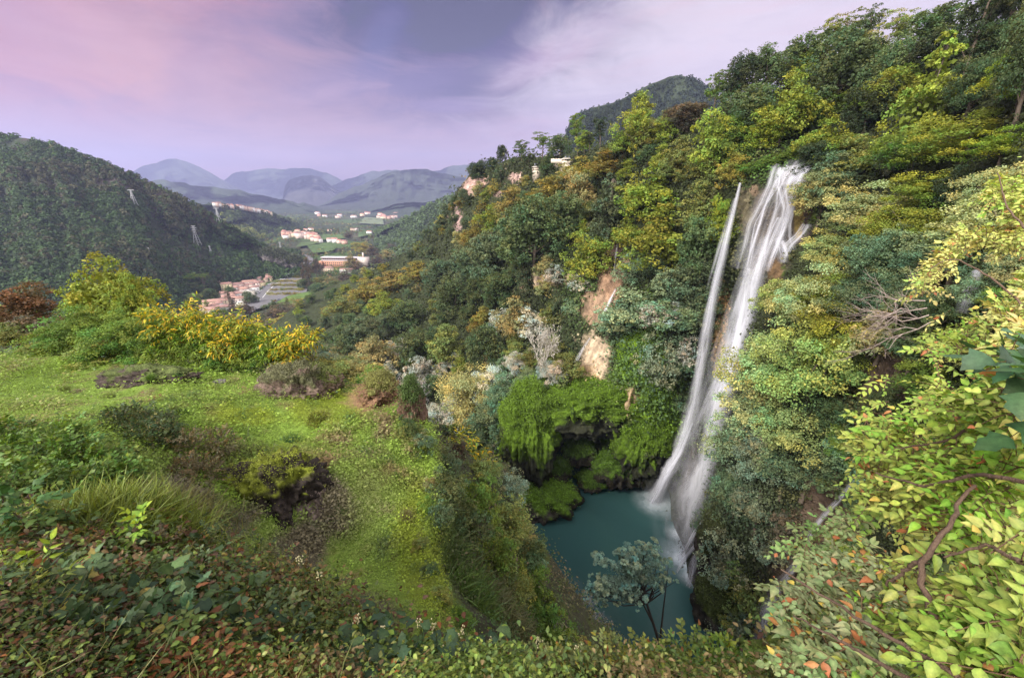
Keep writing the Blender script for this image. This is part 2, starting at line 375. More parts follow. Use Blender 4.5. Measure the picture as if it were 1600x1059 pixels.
# rock / moss / cave-shade patches: cx,cy,rx,ry,colour,strength
C_UG = S(52, 58, 36); C_MOSS = (0.15, 0.24, 0.015); C_MOSSD = (.03, .055, .012)
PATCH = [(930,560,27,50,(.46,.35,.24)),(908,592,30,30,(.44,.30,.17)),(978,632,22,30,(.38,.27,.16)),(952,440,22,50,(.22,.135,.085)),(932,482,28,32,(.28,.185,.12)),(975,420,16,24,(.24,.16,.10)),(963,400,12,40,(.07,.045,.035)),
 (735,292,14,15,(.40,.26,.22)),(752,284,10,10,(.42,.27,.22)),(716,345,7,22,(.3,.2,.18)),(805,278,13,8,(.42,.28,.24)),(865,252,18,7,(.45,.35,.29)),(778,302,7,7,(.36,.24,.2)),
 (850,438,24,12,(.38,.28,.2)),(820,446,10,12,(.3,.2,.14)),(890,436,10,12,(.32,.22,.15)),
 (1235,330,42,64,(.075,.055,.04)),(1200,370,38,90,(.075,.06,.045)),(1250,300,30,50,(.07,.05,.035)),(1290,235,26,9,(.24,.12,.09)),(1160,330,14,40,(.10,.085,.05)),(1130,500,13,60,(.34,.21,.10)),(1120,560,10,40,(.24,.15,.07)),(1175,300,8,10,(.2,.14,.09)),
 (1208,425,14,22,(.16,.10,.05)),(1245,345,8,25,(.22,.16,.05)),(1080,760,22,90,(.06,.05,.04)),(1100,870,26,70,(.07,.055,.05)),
 (1290,790,55,70,(.10,.07,.05)),(1250,870,60,60,(.09,.065,.045)),(1200,960,60,70,(.07,.055,.04)),(1380,610,50,60,(.10,.07,.05)),(1500,450,30,50,(.08,.06,.05)),(1330,700,40,60,(.09,.065,.045)),(893,704,36,22,(.03,.028,.02)),(925,728,26,14,(.04,.035,.022)),(1290,1000,90,90,(.05,.04,.03))]  # near-black pair at the cave mouth paints its inner shade into the colour
MOSSP = [(870,620,40,50,1.),(925,640,60,46,1.),(990,560,36,60,.9),(1000,680,45,60,.9),(1030,620,24,80,.8),(815,690,55,70,1.),(845,640,30,60,1.),(960,650,50,60,.9),(1040,700,30,70,.9),(1010,500,34,50,.6),(880,700,50,40,.7),(1218,400,10,40,.9),(1262,355,14,30,.9),(1180,560,20,60,.4),(1205,270,14,20,.5),(1060,640,20,90,.6),(1095,800,12,40,.6),(1130,900,20,40,.4)]
def rh_depth(px, py):
    L = _rh(px, py)
    L = L + .26 * np.clip(1.6 * g2(px, py, 893, 704, 34, 20), 0, 1) + .12 * np.clip(1.5 * g2(px, py, 930, 722, 26, 12), 0, 1) + .05 * g2(px, py, 915, 738, 30, 18) + .07 * g2(px, py, 870, 720, 20, 30)
    L = L - .06 * g2(px, py, 905, 640, 58, 30) - .045 * g2(px, py, 838, 660, 18, 60) - .03 * g2(px, py, 1000, 690, 40, 40)
    w = g2(px, py, 905, 640, 75, 45) + .7 * g2(px, py, 1000, 680, 50, 60) + .5 * g2(px, py, 830, 680, 40, 60)
    L = L + .010 * w * fbm(np.stack([px / 14, py / 26, 0 * px], -1), 1.0, 4, 66, True) * 3
    L = L + .022 * w * (2 * np.abs(np.sin(px / 9.0 + 1.1 * np.sin(py / 24.0))) - 1)
    L = L + .02 * g2(px, py, 960, 400, 12, 70)       # the small gully
    return L
def RH(px, py, off=0.0):
    return W(px, py, np.exp(rh_depth(px, py)) - off)
cols = np.concatenate([np.arange(430, 800, 3.5), np.arange(800, 1330, 2.0), np.arange(1330, 1762, 4.0)])
tt = np.linspace(0, 1, 330)
PXg = np.broadcast_to(cols, (len(tt), len(cols))); sk = skyline_rh(cols); bt = np.interp(cols, BOT_RH[:, 0], BOT_RH[:, 1])
PYg = sk + (bt - sk) * tt[:, None]
P = RH(PXg, PYg)
rockw = np.zeros(PXg.shape); colr = np.ones(PXg.shape + (3,)) * np.array(C_UG)
colr *= (1 + .35 * fbm(P, .12, 3, 5))[..., None]
for (cx, cyy, rx, ry, s_) in MOSSP:
    w = np.clip((g2(PXg, PYg, cx, cyy, rx, ry) * s_ + .35 * fbm(P, .35, 4, 9) * 1.0 - .3) * 3.0, 0, 1)
    mc = np.array(C_MOSSD) + (np.array(C_MOSS) - np.array(C_MOSSD)) * np.clip(.5 + 1.6 * fbm(P, .8, 3, 3), 0, 1)[..., None]
    colr = colr * (1 - w[..., None]) + mc * w[..., None]
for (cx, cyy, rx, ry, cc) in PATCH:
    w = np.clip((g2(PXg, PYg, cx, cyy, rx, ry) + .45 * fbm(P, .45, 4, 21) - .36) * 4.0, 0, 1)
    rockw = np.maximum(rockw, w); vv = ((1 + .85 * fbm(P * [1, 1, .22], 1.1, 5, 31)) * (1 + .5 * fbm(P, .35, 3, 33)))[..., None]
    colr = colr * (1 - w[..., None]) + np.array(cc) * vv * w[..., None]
n1 = fbm(P, .045, 3, 1) * 2.2 + fbm(P, .22, 4, 2) * .7 + (rockw * .8 + .25) * fbm(P * [1, 1, .55], .55, 4, 4, True) * 1.0
amp = np.clip(P[..., 1] / 90.0, .5, 2.2)
P = P.copy(); P[..., 1] -= n1 * amp * .55; P[..., 2] += n1 * amp * .3
RHG = P.copy(); RHC = colr.copy(); RHR = rockw.copy(); RHX, RHY = PXg, PYg
# roll the land back behind its skyline
back = []; bc = []
for k, (f_, dz) in enumerate([(1.02, .0), (1.05, -.2), (1.12, -1.5), (1.25, -5), (1.5, -14), (1.9, -35)]):
    B = P[0].copy(); B[:, 0] *= f_; B[:, 1] *= f_; B[:, 2] = B[:, 2] + dz * (1 + .004 * P[0, :, 1]) - np.clip((735 - cols) / 100, 0, 3) * (f_ - 1) * 90
    back.insert(0, B); bc.insert(0, colr[0])
P = np.concatenate([np.array(back), P]); colr = np.concatenate([np.array(bc), colr])
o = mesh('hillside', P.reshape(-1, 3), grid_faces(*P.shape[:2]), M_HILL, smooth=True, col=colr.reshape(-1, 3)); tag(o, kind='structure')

# ================================================================ near ground: terrace, bank and the slope down to the gorge
EDGE = np.array([(-60,19),(-23,18.0),(-15.3,17.0),(-10.9,16.0),(-7.5,15.3),(-5.1,14.6),(-3.6,13.2),(-2.7,11.4),(-2.2,9.6),(-1.75,8.3),(-2.05,7.2),(-1.5,5.6),(-1.0,4.6),(0.1,3.2),(1.2,2.7),(2.3,2.6),(3.4,2.7),(5,2.5),(9,-1),(16,-9)], float)
GP = [W(px, py, Y) for px, py, Y in [(0,545,17.5),(250,560,16.3),(400,578,15.5),(520,590,15),(600,592,14.3),(680,742,9.4),(655,830,7.3),(560,900,6.1),(450,900,5.9),(440,720,9.3),(200,640,11),(100,600,13.5),
      (300,820,5),(100,800,4.4),(200,950,2.6),(620,1000,3.6),(800,1059,2.5),(700,930,4.9),(50,700,7.0),(350,640,11.5),(540,650,12),(560,760,8.4),(400,950,3.4),(0,900,2.9),(500,1050,2.5),(1100,1059,2.35),(0,1059,1.5)]]
GP = [tuple(p) for p in GP] + [(0,0,-1.7),(0,.9,-1.9),(-3,-3,-1.2),(3,-3,-1.4),(2.5,1.0,-1.9),(-14,4,-3.5),(-30,5,-4),(-40,16,-6.5),(6,0,-2.4),(-5,1,-1.6),(12,-8,-3)]
_gr = RBF(GP, 1.0)
def edge_dist(x, y):
    q = np.stack([np.ravel(x), np.ravel(y)], -1); best = np.full(len(q), 1e9); near = np.zeros_like(q); sgn = np.zeros(len(q))
    for a, b in zip(EDGE[:-1], EDGE[1:]):
        ab = b - a; t = np.clip(((q - a) @ ab) / (ab @ ab), 0, 1); p = a + t[:, None] * ab; d = np.linalg.norm(q - p, axis=1)
        m = d < best; cr = ab[0] * (q[:, 1] - a[1]) - ab[1] * (q[:, 0] - a[0])
        best[m] = d[m]; near[m] = p[m]; sgn[m] = np.sign(cr[m])
    return (best * sgn).reshape(np.shape(x)), near.reshape(np.shape(x) + (2,))
HUMPS = [(-4.6, 7.3, .9, .6, -.55), (-5.2, 7.6, 1.3, .9, .28), (-11, 10.5, 2.2, 1.2, .35), (-5.5, 11.3, 1.6, .7, .3), (-3.2, 10.6, 1.0, .8, .22), (-8.5, 14.2, 1.6, .7, .3), (-6.2, 9.2, 1.0, .8, .35), (-4.2, 9.0, .9, .7, .25), (-13.2, 13.6, 1.8, .9, .4), (-9, 12, 3, 1, .25), (-3.6, 13.8, 1.2, .8, .35), (-29, 23, 4, 2.5, 2.2), (-7.0, 6.2, 1.0, .8, .3)]
def ground_z(x, y, fine=True):
    x = np.asarray(x, float); y = np.asarray(y, float)
    # ragged edge
    jx = np.stack([x, y, 0 * x], -1)
    d, near = edge_dist(x + .75 * fbm(jx, .55, 4, 41), y + .6 * fbm(jx, .6, 4, 43))
    zi = _gr(np.where(d > 0, near[..., 0], x), np.where(d > 0, near[..., 1], y))
    for hx, hy, rx, ry, h in HUMPS: zi = zi + h * np.exp(-((x - hx) / rx) ** 2 - ((y - hy) / ry) ** 2) * (d < 0.2)
    az = x / np.maximum(y, .5)
    s = 1.13 + np.clip((az + .02) / .13, 0, 1) * .62
    s = np.where(az < -.45, .55, s); s = np.where((az >= -.45) & (az < -.25), .55 + (az + .45) / .2 * .58, s)
    dd = np.maximum(d, 0)
    drop = s * dd + 1.1 * (1 - np.exp(-dd * 2.2)) * np.clip((az + .6) / .3, .25, 1)
    z = zi - drop
    z = np.maximum(z, -90)
    if fine:
        z = z + np.where(d > 0, np.minimum(dd, 6) * .22, .0) * fbm(jx, .35, 4, 44) * 1.5 + fbm(jx, .8, 4, 45) * .13 + fbm(jx, 3.0, 4, 46) * .045
    return z
def axis(parts): return np.unique(np.round(np.concatenate([np.arange(a, b, s) for a, b, s in parts]), 4))
gx_ = axis([(-120,-60,3),(-60,-26,.6),(-26,-12,.16),(-12,3,.09),(3,8,.3),(8,80,1.2)])
gy_ = axis([(-14,-2,.8),(-2,2,.12),(2,18.5,.09),(18.5,24,.3),(24,95,1.2),(95,240,6)])
X, Y = np.meshgrid(gx_, gy_); Z = ground_z(X, Y)
Z = Z - .45 * np.clip((Y - 12) / 3, 0, 1) * (Y < 26)
G = np.stack([X, Y, Z], -1)
dE, _ = edge_dist(X, Y)
ppx, ppy, _ = PX(G)
gc = np.ones(X.shape + (3,)) * np.array((.14, .21, .032))
n = fbm(G, .45, 4, 51); n2 = fbm(G, 1.7, 4, 52)
def blend(c, w, k): w = np.clip(w, 0, 1)[..., None]; return c * (1 - w) + np.array(k) * w
gc = blend(gc, (n + .1) * 1.6, (.12, .17, .03))
gc = blend(gc, (n2 - .12) * 3, (.15, .12, .06))                       # dry thatch
gc = blend(gc, (fbm(G, .9, 4, 53) - .25) * 5, (.17, .11, .06))        # bare earth
for cx, cyy, rx, ry, kk in [(330,445,1,1,0),(600,605,55,22,1),(545,630,60,20,1),(470,860,60,55,2),(520,790,40,50,2),(560,960,90,40,2),(350,800,60,60,2),(290,770,60,40,2),(640,820,30,50,3),(655,900,40,70,3),(500,640,60,30,3),(440,740,50,50,3),(380,650,60,20,3)]:
    w = g2(ppx, ppy, cx, cyy, rx, ry) * (G[..., 1] > 1) * (dE < 3)
    k = [(0, 0, 0), (.24, .15, .08), (.10, .085, .055), (.15, .19, .02)][kk]
    gc = blend(gc, (w + .5 * n2 - .3) * 3 * (w > .08), k)
bank = np.clip((3.9 - Y + .9 * n) * 1.2, 0, 1) * (dE < 1) * np.clip(1.15 - (X + 2.2) * .8, .15, 1)
gc = blend(gc, bank, (.07, .038, .02)); gc = blend(gc, bank * (n2 > .15), (.11, .05, .022))
sl = np.clip(dE * 1.5, 0, 1); gc = blend(gc, sl, (.045, .045, .025)); gc = blend(gc, sl * (n2 > .1), (.06, .07, .02))
o = mesh('ground', G.reshape(-1, 3), grid_faces(*X.shape)[:, ::-1][:, [1, 2, 3, 0]], M_TURF, smooth=True, col=gc.reshape(-1, 3)); tag(o, kind='structure')

# ================================================================ far land
def ridge(name, sky, Yt, Yb, zb, colr, step=6, rows=60, amp=.11, nsc=1.0, prof=1.15, seed=0, backz=None, mat=None, oct=5, spur=.14, colr2=None, jag=5.0):
    """a solid ridge: skyline given per azimuth, front slope down to zb at distance Yb, back slope behind"""
    sky = np.array(sky, float); px = np.arange(sky[0, 0], sky[-1, 0] + .1, step); py = np.interp(px, sky[:, 0], sky[:, 1]); py = py + jag * fbm(np.stack([px / 22.0, 0 * px + seed, 0 * px], -1), 1.0, 5, seed + 40)
    YT = np.interp(px, sky[:, 0], sky[:, 2]) if sky.shape[1] > 2 else np.full(len(px), float(Yt))
    YB = np.interp(px, [q[0] for q in Yb], [q[1] for q in Yb]) if isinstance(Yb, list) else np.full(len(px), float(Yb))
    ax, bz, _ = DIR(px, py); zt = bz * YT
    t = np.linspace(0, 1, rows)[:, None]
    Yg = YB + (YT - YB) * t; h = t ** prof
    sp = fbm(np.stack([px / 60.0 * nsc + 0 * t, t * 1.2 + 0 * px, 0 * px + 0 * t + seed], -1), 1.0, 4, seed, True)
    Yg = Yg * (1 + spur * sp * np.sin(np.clip(t, 0, 1) * math.pi))
    P = np.stack([ax * Yg, Yg, zb + (zt - zb) * h], -1)
    L = float(YT.mean()) * .05 / nsc
    nn = fbm(P, 1 / L / 4, oct, seed + 3); env = np.sin(np.clip(t, 0, 1) * math.pi) ** .7
    P[..., 2] += nn * (zt - zb) * amp * (env + .15)
    # back slope
    bk = []
    for f_ in (1.03, 1.1, 1.25, 1.45):
        B = P[-1].copy(); B[:, 0] *= f_; B[:, 1] *= f_; B[:, 2] = B[:, 2] - (B[:, 2] - zb) * ((f_ - 1) / .45) ** 1.2; bk.append(B)
    P = np.concatenate([P, np.array(bk)])
    c = np.ones(P.shape) * np.array(colr); c = c * (1 + .5 * fbm(P, 4 / L, 4, seed + 9))[..., None]
    if colr2 is not None: c = blend(c, (fbm(P, 1.2 / L, 4, seed + 12) - .05) * 4, colr2)
    o = mesh(name, P.reshape(-1, 3), grid_faces(*P.shape[:2]), mat or M_FAR, smooth=True, col=c.reshape(-1, 3)); tag(o, kind='structure')
    return o, P
ZV = -155.0
C_WOOD = (.035, .045, .03)
ridge('mountain', [(60,330),(150,300),(215,262),(250,250),(275,248),(300,256),(330,268),(352,282),(372,296),(400,312),(470,330),(540,335)], 8800, 7400, ZV, C_WOOD, seed=2, step=4)
ridge('mountain', [(330,292),(362,272),(400,267),(440,263),(480,264),(510,268),(530,280),(560,300),(600,320)], 9600, 8700, ZV, C_WOOD, seed=12, step=4)
ridge('mountain', [(440,320),(444,296),(450,284),(462,279),(478,273),(488,272),(500,277),(512,286),(522,292),(540,300),(570,312),(620,330)], 7200, 6300, ZV, (.05,.05,.045), seed=22, step=3, prof=.8)
ridge('mountain', [(500,300),(540,280),(580,270),(620,268),(660,270),(700,262),(740,256),(800,250),(860,262)], 8600, 7500, ZV, C_WOOD, seed=32, step=4)
ridge('mountain', [(470,345),(500,320),(530,303),(570,285),(600,272),(640,267),(670,266),(700,272),(740,282),(800,290),(860,300)], 5800, 4700, ZV, C_WOOD, seed=42, step=3)
ridge('hill', [(180,330),(220,290),(260,279),(300,290),(340,294),(400,303),(440,309),(480,320),(520,332),(560,344)], 4400, 3700, ZV, (.035,.05,.028), seed=52, step=3)
ridge('hill', [(560,338),(590,328),(620,320),(660,316),(700,314),(760,310)], 3700, 3100, ZV, (.035,.05,.03), seed=62, step=3)
HV, HVP = ridge('hill', [(250,325,1500),(300,319,1550),(340,322,1600),(380,326,1750),(420,334,1900),(450,346,2000),(480,360,2050),(505,368,2100),(530,378,2100)], 1450, [(250,1100),(380,1300),(430,1680),(530,1800)], ZV, (.035,.048,.025), seed=72, step=3, jag=2.0)
RS, RSP = ridge('hill', [(586,372,1450),(600,360,1400),(620,350,1300),(650,333,1250),(680,318,1200),(705,306,1150),(730,298,1100),(800,270,1000)], 1250, [(586,1250),(640,900),(700,700),(800,600)], ZV, (.03,.042,.022), seed=82, step=3, jag=2.0)
DR, DRP = ridge('hill', [(872,262,900),(880,225,900),(890,190,900),(900,178,900),(930,168,900),(960,160,900),(990,146,900),(1020,130,900),(1045,120,900),(1065,118,900),(1085,122,900),(1110,140,900),(1180,200,900)], 900, 640, -20, (.028,.038,.022), seed=92, step=3, amp=.03, jag=2.0)
# left hill
LH_SKY = [(-420,222,1000),(-250,200,950),(-100,204,900),(0,213,850),(40,216,840),(80,226,830),(120,240,825),(160,254,820),(200,270,815),(240,290,810),(280,308,800),(320,330,800),(360,355,810),(390,372,820),(420,392,830),(445,402,835),(462,404,835),(475,420,850)]
LH, LHP = ridge('hill', LH_SKY, 0, [(-420,260),(0,330),(150,450),(250,600),(320,700),(400,750),(475,800)], ZV, (.03,.04,.02), seed=102, step=3, rows=150, amp=.07, prof=1.0, spur=.10, colr2=(.045,.035,.03), jag=1.5)
# valley floor
vx = axis([(-2500,-600,60),(-600,300,12),(300,2500,60)]); vy = axis([(60,300,12),(300,1800,14),(1800,11000,120)])
X, Y = np.meshgrid(vx, vy)
def valley_z(x, y): return -85 - 70 * np.clip((np.asarray(y, float) - 130) / 430, 0, 1) ** .9
Z = valley_z(X, Y) + fbm(np.stack([X, Y, 0 * X], -1), .01, 3, 6) * np.clip((Y - 100) / 200, 0, 1) * 2.5 - 2.9
V_ = np.stack([X, Y, Z], -1)
vc = np.ones(V_.shape) * np.array((.04, .05, .025)); nn = fbm(V_ * [1, .6, 1], .011, 3, 8)
vc = blend(vc, (nn - .05) * 6, (.06, .10, .03)); vc = blend(vc, (-nn - .12) * 6, (.085, .08, .05))
o = mesh('valley_floor', V_.reshape(-1, 3), grid_faces(*X.shape), M_FAR, smooth=True, col=vc.reshape(-1, 3)); tag(o, kind='structure')
def VZ(px, py, dz=0.0):
    """point on the valley floor seen at a photo position"""
    a, b, _ = DIR(px, py); y = ZV / b
    for _i in range(30): y = .5 * y + .5 * valley_z(0, y) / b
    return np.stack([a * y, y, valley_z(0, y) + dz + 0 * y], -1)
# fields
def sheet(name, pts, z, colr, mat, label=None, kind='structure', th=0):
    P = np.array([VZ(px, py) for px, py in pts]); P[:, 2] = z if z is not None else P[:, 2]
    n = len(P); o = mesh(name, P, [[list(range(n))]], mat, col=np.ones((n, 3)) * colr); tag(o, kind=kind); return o
for pts, cc in [([(490,398),(520,394),(528,388),(508,382),(480,386)], (.075,.12,.04)), ([(500,377),(540,374),(532,368),(505,368)], (.085,.13,.045)), ([(462,388),(490,384),(500,379),(470,380)], (.075,.11,.04)),
                ([(560,372),(582,368),(580,362),(560,364)], (.075,.12,.045)), ([(590,392),(625,395),(622,388),(600,386)], (.075,.12,.045)), ([(430,478),(450,466),(478,460),(496,458),(470,474),(440,482)], (.10,.16,.04)), ([(560,350),(600,352),(598,342),(570,340)], (.14,.17,.10))]:
    sheet('field', pts, ZV + 4.0, cc, M_FAR)
# pool
POOLZ = -83.0
# shore follows the hillside foot
m = newmat('pool_water'); b = NB(m); tcn = b.n('ShaderNodeTexCoord')
geo = b.n('ShaderNodeNewGeometry')
def near_pt(b, x, y, r):
    d = b.n('ShaderNodeVectorMath', {0: geo.outputs['Position'], 1: (x, y, POOLZ)}, operation='DISTANCE')
    return b.math('SUBTRACT', 1.0, b.math('DIVIDE', d.outputs['Value'], r), True)
F1 = (41.5, 92.0); F2 = (42.5, 73.0)
nz = b.n('ShaderNodeTexNoise', {'Vector': tcn.outputs['Object'], 'Scale': .35, 'Detail': 6, 'Roughness': .6})
foam = b.math('MAXIMUM', b.math('MAXIMUM', near_pt(b, *F1, 8), near_pt(b, *F2, 8)), b.math('MAXIMUM', near_pt(b, 43, 80, 4), near_pt(b, 41.5, 68, 4)))
foam = b.math('MULTIPLY', b.math('POWER', foam, 1.6), b.math('MULTIPLY', nz.outputs[0], 1.7), True)
turq = b.math('MAXIMUM', near_pt(b, 36, 84, 30), near_pt(b, 38, 72, 26))
c = b.mix(turq, S(36, 62, 62), S(60, 94, 92)); c = b.mix(foam, c, (.75, .8, .85))
nb = b.n('ShaderNodeTexNoise', {'Vector': tcn.outputs['Object'], 'Scale': .8, 'Detail': 3})
bp = b.n('ShaderNodeBump', {'Strength': .25, 'Distance': .25, 'Height': nb.outputs[0]})
r = b.math('ADD', b.math('MULTIPLY', foam, .5), .13)
p = b.n('ShaderNodeBsdfPrincipled', {'Base Color': c, 'Roughness': r, 'Specular IOR Level': .5, 'Normal': bp.outputs[0]})
b.n('ShaderNodeOutputMaterial', {0: p.outputs[0]})
gxp, gyp = np.meshgrid(np.linspace(-30, 75, 60), np.linspace(30, 118, 60))
o = mesh('pool_water', np.stack([gxp, gyp, 0 * gxp + POOLZ], -1).reshape(-1, 3), grid_faces(60, 60), m, smooth=True); tag(o, kind='structure')
# haze over the whole valley
mz = newmat('haze'); b = NB(mz)
v = b.n('ShaderNodeVolumePrincipled', {'Color': (.50, .55, .92, 1), 'Density': HAZE if 'HAZE' in globals() else 8.5e-5, 'Anisotropy': .1})
om = b.n('ShaderNodeOutputMaterial'); b.t.links.new(v.outputs[0], om.inputs['Volume'])
g = Geo(); g.box((0, 6600, 420), (32000, 14200, 1560)); o = g.build('haze', mz); tag(o, kind='stuff')
# ================================================================ tree prototypes (height 1, base at 0)
def puffs_to_leaves(C, R, nsub, nleaf, size, flat=1.0, up=.35, cen=(0, 0, .55), seed=0, T=LEAF4, var=.16, hang=0.0, fill=.12):
    r = np.random.default_rng(seed); C = np.asarray(C, float); R = np.asarray(R, float); n = len(C); cen = np.array(cen)
    out = norm(C - cen)
    d = norm(r.normal(size=(n, nsub, 3)) + out[:, None] * .9 + np.array([0, 0, up]))
    sc_ = C[:, None] + d * R[:, None, None] * np.array([1, 1, flat]) * r.uniform(.55, 1.0, (n, nsub, 1))
    sr = R[:, None] * r.uniform(.28, .5, (n, nsub))
    dl = norm(r.normal(size=(n, nsub, nleaf, 3)) + d[:, :, None] * .8 + np.array([0, 0, up * .6]))
    L = sc_[:, :, None] + dl * sr[..., None, None] * np.array([1, 1, max(flat, .45)]) * r.uniform(.5, 1.1, (n, nsub, nleaf, 1))
    L[..., 2] -= hang * r.random(L.shape[:-1]) * R[:, None, None]
    N = norm(dl * .8 + r.normal(size=dl.shape) * .55 + np.array([0, 0, .35 / max(flat, .3) * .5]))
    pc = 1 + (r.random((n, 1, 1)) - .5) * .5; scl = 1 + (r.random((n, nsub, 1)) - .5) * .45
    cc = pc * scl * (1 + (r.random((n, nsub, nleaf)) - .5) * 2 * var)
    hue = (r.random((n, 1, 1)) - .5) * .45 + (r.random((n, nsub, 1)) - .5) * .3 + np.zeros((1, 1, nleaf))
    col = np.stack([cc * (1 + hue), cc, cc * (1 - hue * .6)], -1).reshape(-1, 3)
    L = L.reshape(-1, 3); N = N.reshape(-1, 3); s = size * r.uniform(.65, 1.35, len(L))
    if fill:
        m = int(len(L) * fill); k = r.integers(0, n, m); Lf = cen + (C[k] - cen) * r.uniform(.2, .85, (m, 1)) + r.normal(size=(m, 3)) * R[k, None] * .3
        L = np.concatenate([L, Lf]); N = np.concatenate([N, r.normal(size=(m, 3))]); col = np.concatenate([col, np.full((m, 3), .75)]); s = np.concatenate([s, np.full(m, size * 2.2)])  # inner leaves tinted darker, the crown's inside shade put into their colour
    return stamp(T, L, frames(N, r), s, col)
def shell(n, rad, cen, r, low=-.5, lump=.22):
    d = norm(r.normal(size=(n * 3, 3))); d = d[d[:, 2] > low][:n]
    k = 1 - lump * r.random((len(d), 1)) * 1.6
    return np.array(cen) + d * np.array(rad) * k
def trunk_geo(C, seed, h0=.5, rad=.022, lean=.05, n=6):
    r = np.random.default_rng(seed); g = Geo(); bc = np.array((.11, .085, .065))
    t = np.linspace(0, 1, 6)[:, None]; top = np.array([r.normal() * lean, r.normal() * lean, h0])
    pts = t * top + np.concatenate([r.normal(size=(6, 2)) * .008, np.zeros((6, 1))], 1); pts[0] = (0, 0, -.12)
    g.tube(pts, np.linspace(rad * 1.25, rad * .55, 6), n, bc)
    ks = r.choice(len(C), min(len(C), 9), replace=False)
    for k in ks:
        a = pts[r.integers(2, 6)]; b_ = C[k]; mid = (a + b_) / 2 + np.array([0, 0, .03]) + r.normal(size=3) * .015
        g.tube([a, (a + mid) / 2, mid, a * .15 + b_ * .85], [rad * .5, rad * .4, rad * .28, rad * .1], 4, bc)
    return g
PROTO = {}
def add_proto(kind, crown, C, seed, **k):
    V, Fn, c = crown
    co = mesh('crown', V, Fn, M_LEAF, col=c); COL.objects.unlink(co)
    tg = trunk_geo(C, seed, **k); to = tg.build('trunk', M_BARK, smooth=True); COL.objects.unlink(to)
    PROTO.setdefault(kind, []).append((co.data, to.data)); bpy.data.objects.remove(co); bpy.data.objects.remove(to)
for s in range(3):
    r = np.random.default_rng(100 + s)
    C = np.concatenate([shell(46, (.38, .38, .42), (0, 0, .50), r, -.8), shell(10, (.2, .2, .3), (.05, 0, .6), r)])
    add_proto('oak', puffs_to_leaves(C, r.uniform(.10, .17, len(C)), 10, 13, .030, .9, seed=s), C, s)
    C = np.concatenate([shell(42, (.39, .39, .43), (0, 0, .46), r, -.85, .38), shell(6, (.1, .1, .4), (0, 0, .6), r)])
    add_proto('broad', puffs_to_leaves(C, r.uniform(.10, .19, len(C)), 11, 12, .030, .55, .5, seed=10 + s, var=.22, hang=.25), C, s)
    C = np.concatenate([shell(60, (.42, .42, .40), (0, 0, .5), r, -.8, .4)])
    add_proto('spray', puffs_to_leaves(C, r.uniform(.09, .17, len(C)), 16, 16, .019, .32, .6, (0, 0, .45), seed=20 + s, var=.2, hang=.55, fill=.05), C, s)
    z = r.uniform(.1, 1, 40); a = r.uniform(0, 6.28, 40); rr = .26 * (1.05 - z) ** .7 * r.uniform(.6, 1.1, 40)
    C = np.stack([rr * np.cos(a), rr * np.sin(a), z * .93], -1)
    add_proto('cone', puffs_to_leaves(C, .05 + .09 * (1.05 - z), 9, 14, .024, .6, .4, (0, 0, .35), seed=30 + s, hang=.3), C, s, h0=.85)
    z = r.uniform(.12, 1, 34); a = r.uniform(0, 6.28, 34); rr = .10 * np.sin(np.clip(z, .1, .98) * 3.0) ** .5 * r.uniform(.5, 1, 34)
    C = np.stack([rr * np.cos(a), rr * np.sin(a), z * .95], -1)
    add_proto('column', puffs_to_leaves(C, r.uniform(.05, .085, 34), 8, 13, .022, 1.2, .6, (0, 0, .4), seed=40 + s, fill=.05), C, s, h0=.8, rad=.014)
    C = np.concatenate([shell(26, (.42, .42, .13), (0, 0, .84), r, -.2, .3)])
    add_proto('umbrella', puffs_to_leaves(C, r.uniform(.08, .12, len(C)), 10, 13, .022, .55, .8, (0, 0, .7), seed=50 + s, fill=0), C, s, h0=.72, rad=.02)
    C = np.concatenate([shell(26, (.30, .30, .2), (.03, 0, .76), r, -.7, .4), shell(14, (.22, .22, .2), (-.04, .02, .5), r, -.7, .5)])
    add_proto('pine', puffs_to_leaves(C, r.uniform(.07, .13, len(C)), 10, 14, .022, .5, .6, (0, 0, .6), seed=60 + s, fill=.04), C, s, h0=.8, rad=.02, lean=.04)
    C = shell(30, (.46, .46, .7), (0, 0, .15), r, -.05, .3)
    add_proto('bush', puffs_to_leaves(C, r.uniform(.13, .22, len(C)), 11, 14, .034, .8, .5, (0, 0, .1), seed=70 + s, var=.2), C, s, h0=.35, rad=.015)
    # holm oak with finer leaves for the nearer slopes
    C = np.concatenate([shell(50, (.38, .38, .38), (0, 0, .54), r, -.7, .3), shell(12, (.2, .2, .3), (.05, 0, .6), r)])
    add_proto('oakfine', puffs_to_leaves(C, r.uniform(.09, .15, len(C)), 14, 18, .018, .8, seed=80 + s, var=.2), C, s)
    # bare twiggy crown
    g = Geo(); V = []; bc = np.array((1, 1, 1.0))
    def grow(p, d, L, rad, lev, g=g, r=r):
        q = p + d * L; m = (p + q) / 2 + r.normal(size=3) * L * .06
        g.tube([p, m, q], [rad, rad * .8, rad * .6], 3, bc * r.uniform(.7, 1.2))
        if lev == 0: return
        for _ in range(3 if lev > 1 else 4):
            nd = norm(d + r.normal(size=3) * .5 + np.array([0, 0, .12])); grow(q if r.random() < .6 else m, nd, L * r.uniform(.6, .85), rad * .55, lev - 1)
    for k in range(5):
        a = k * 1.26 + r.random(); grow(np.array([0, 0, .1]), norm(np.array([math.cos(a) * .5, math.sin(a) * .5, 1.])), .26, .014, 4)
    Vb = np.concatenate(g.V); Cb = np.concatenate(g.C); Fb = np.concatenate(g.F[4])
    tips = Vb[r.integers(0, len(Vb), 900)]; tips = tips[tips[:, 2] > .35] + r.normal(size=(1, 3)) * .01
    lv, lf, lc = stamp(LEAF4, tips, frames(r.normal(size=tips.shape), r), .028, np.ones((len(tips), 3)) * r.uniform(.6, 1.1, (len(tips), 1)))
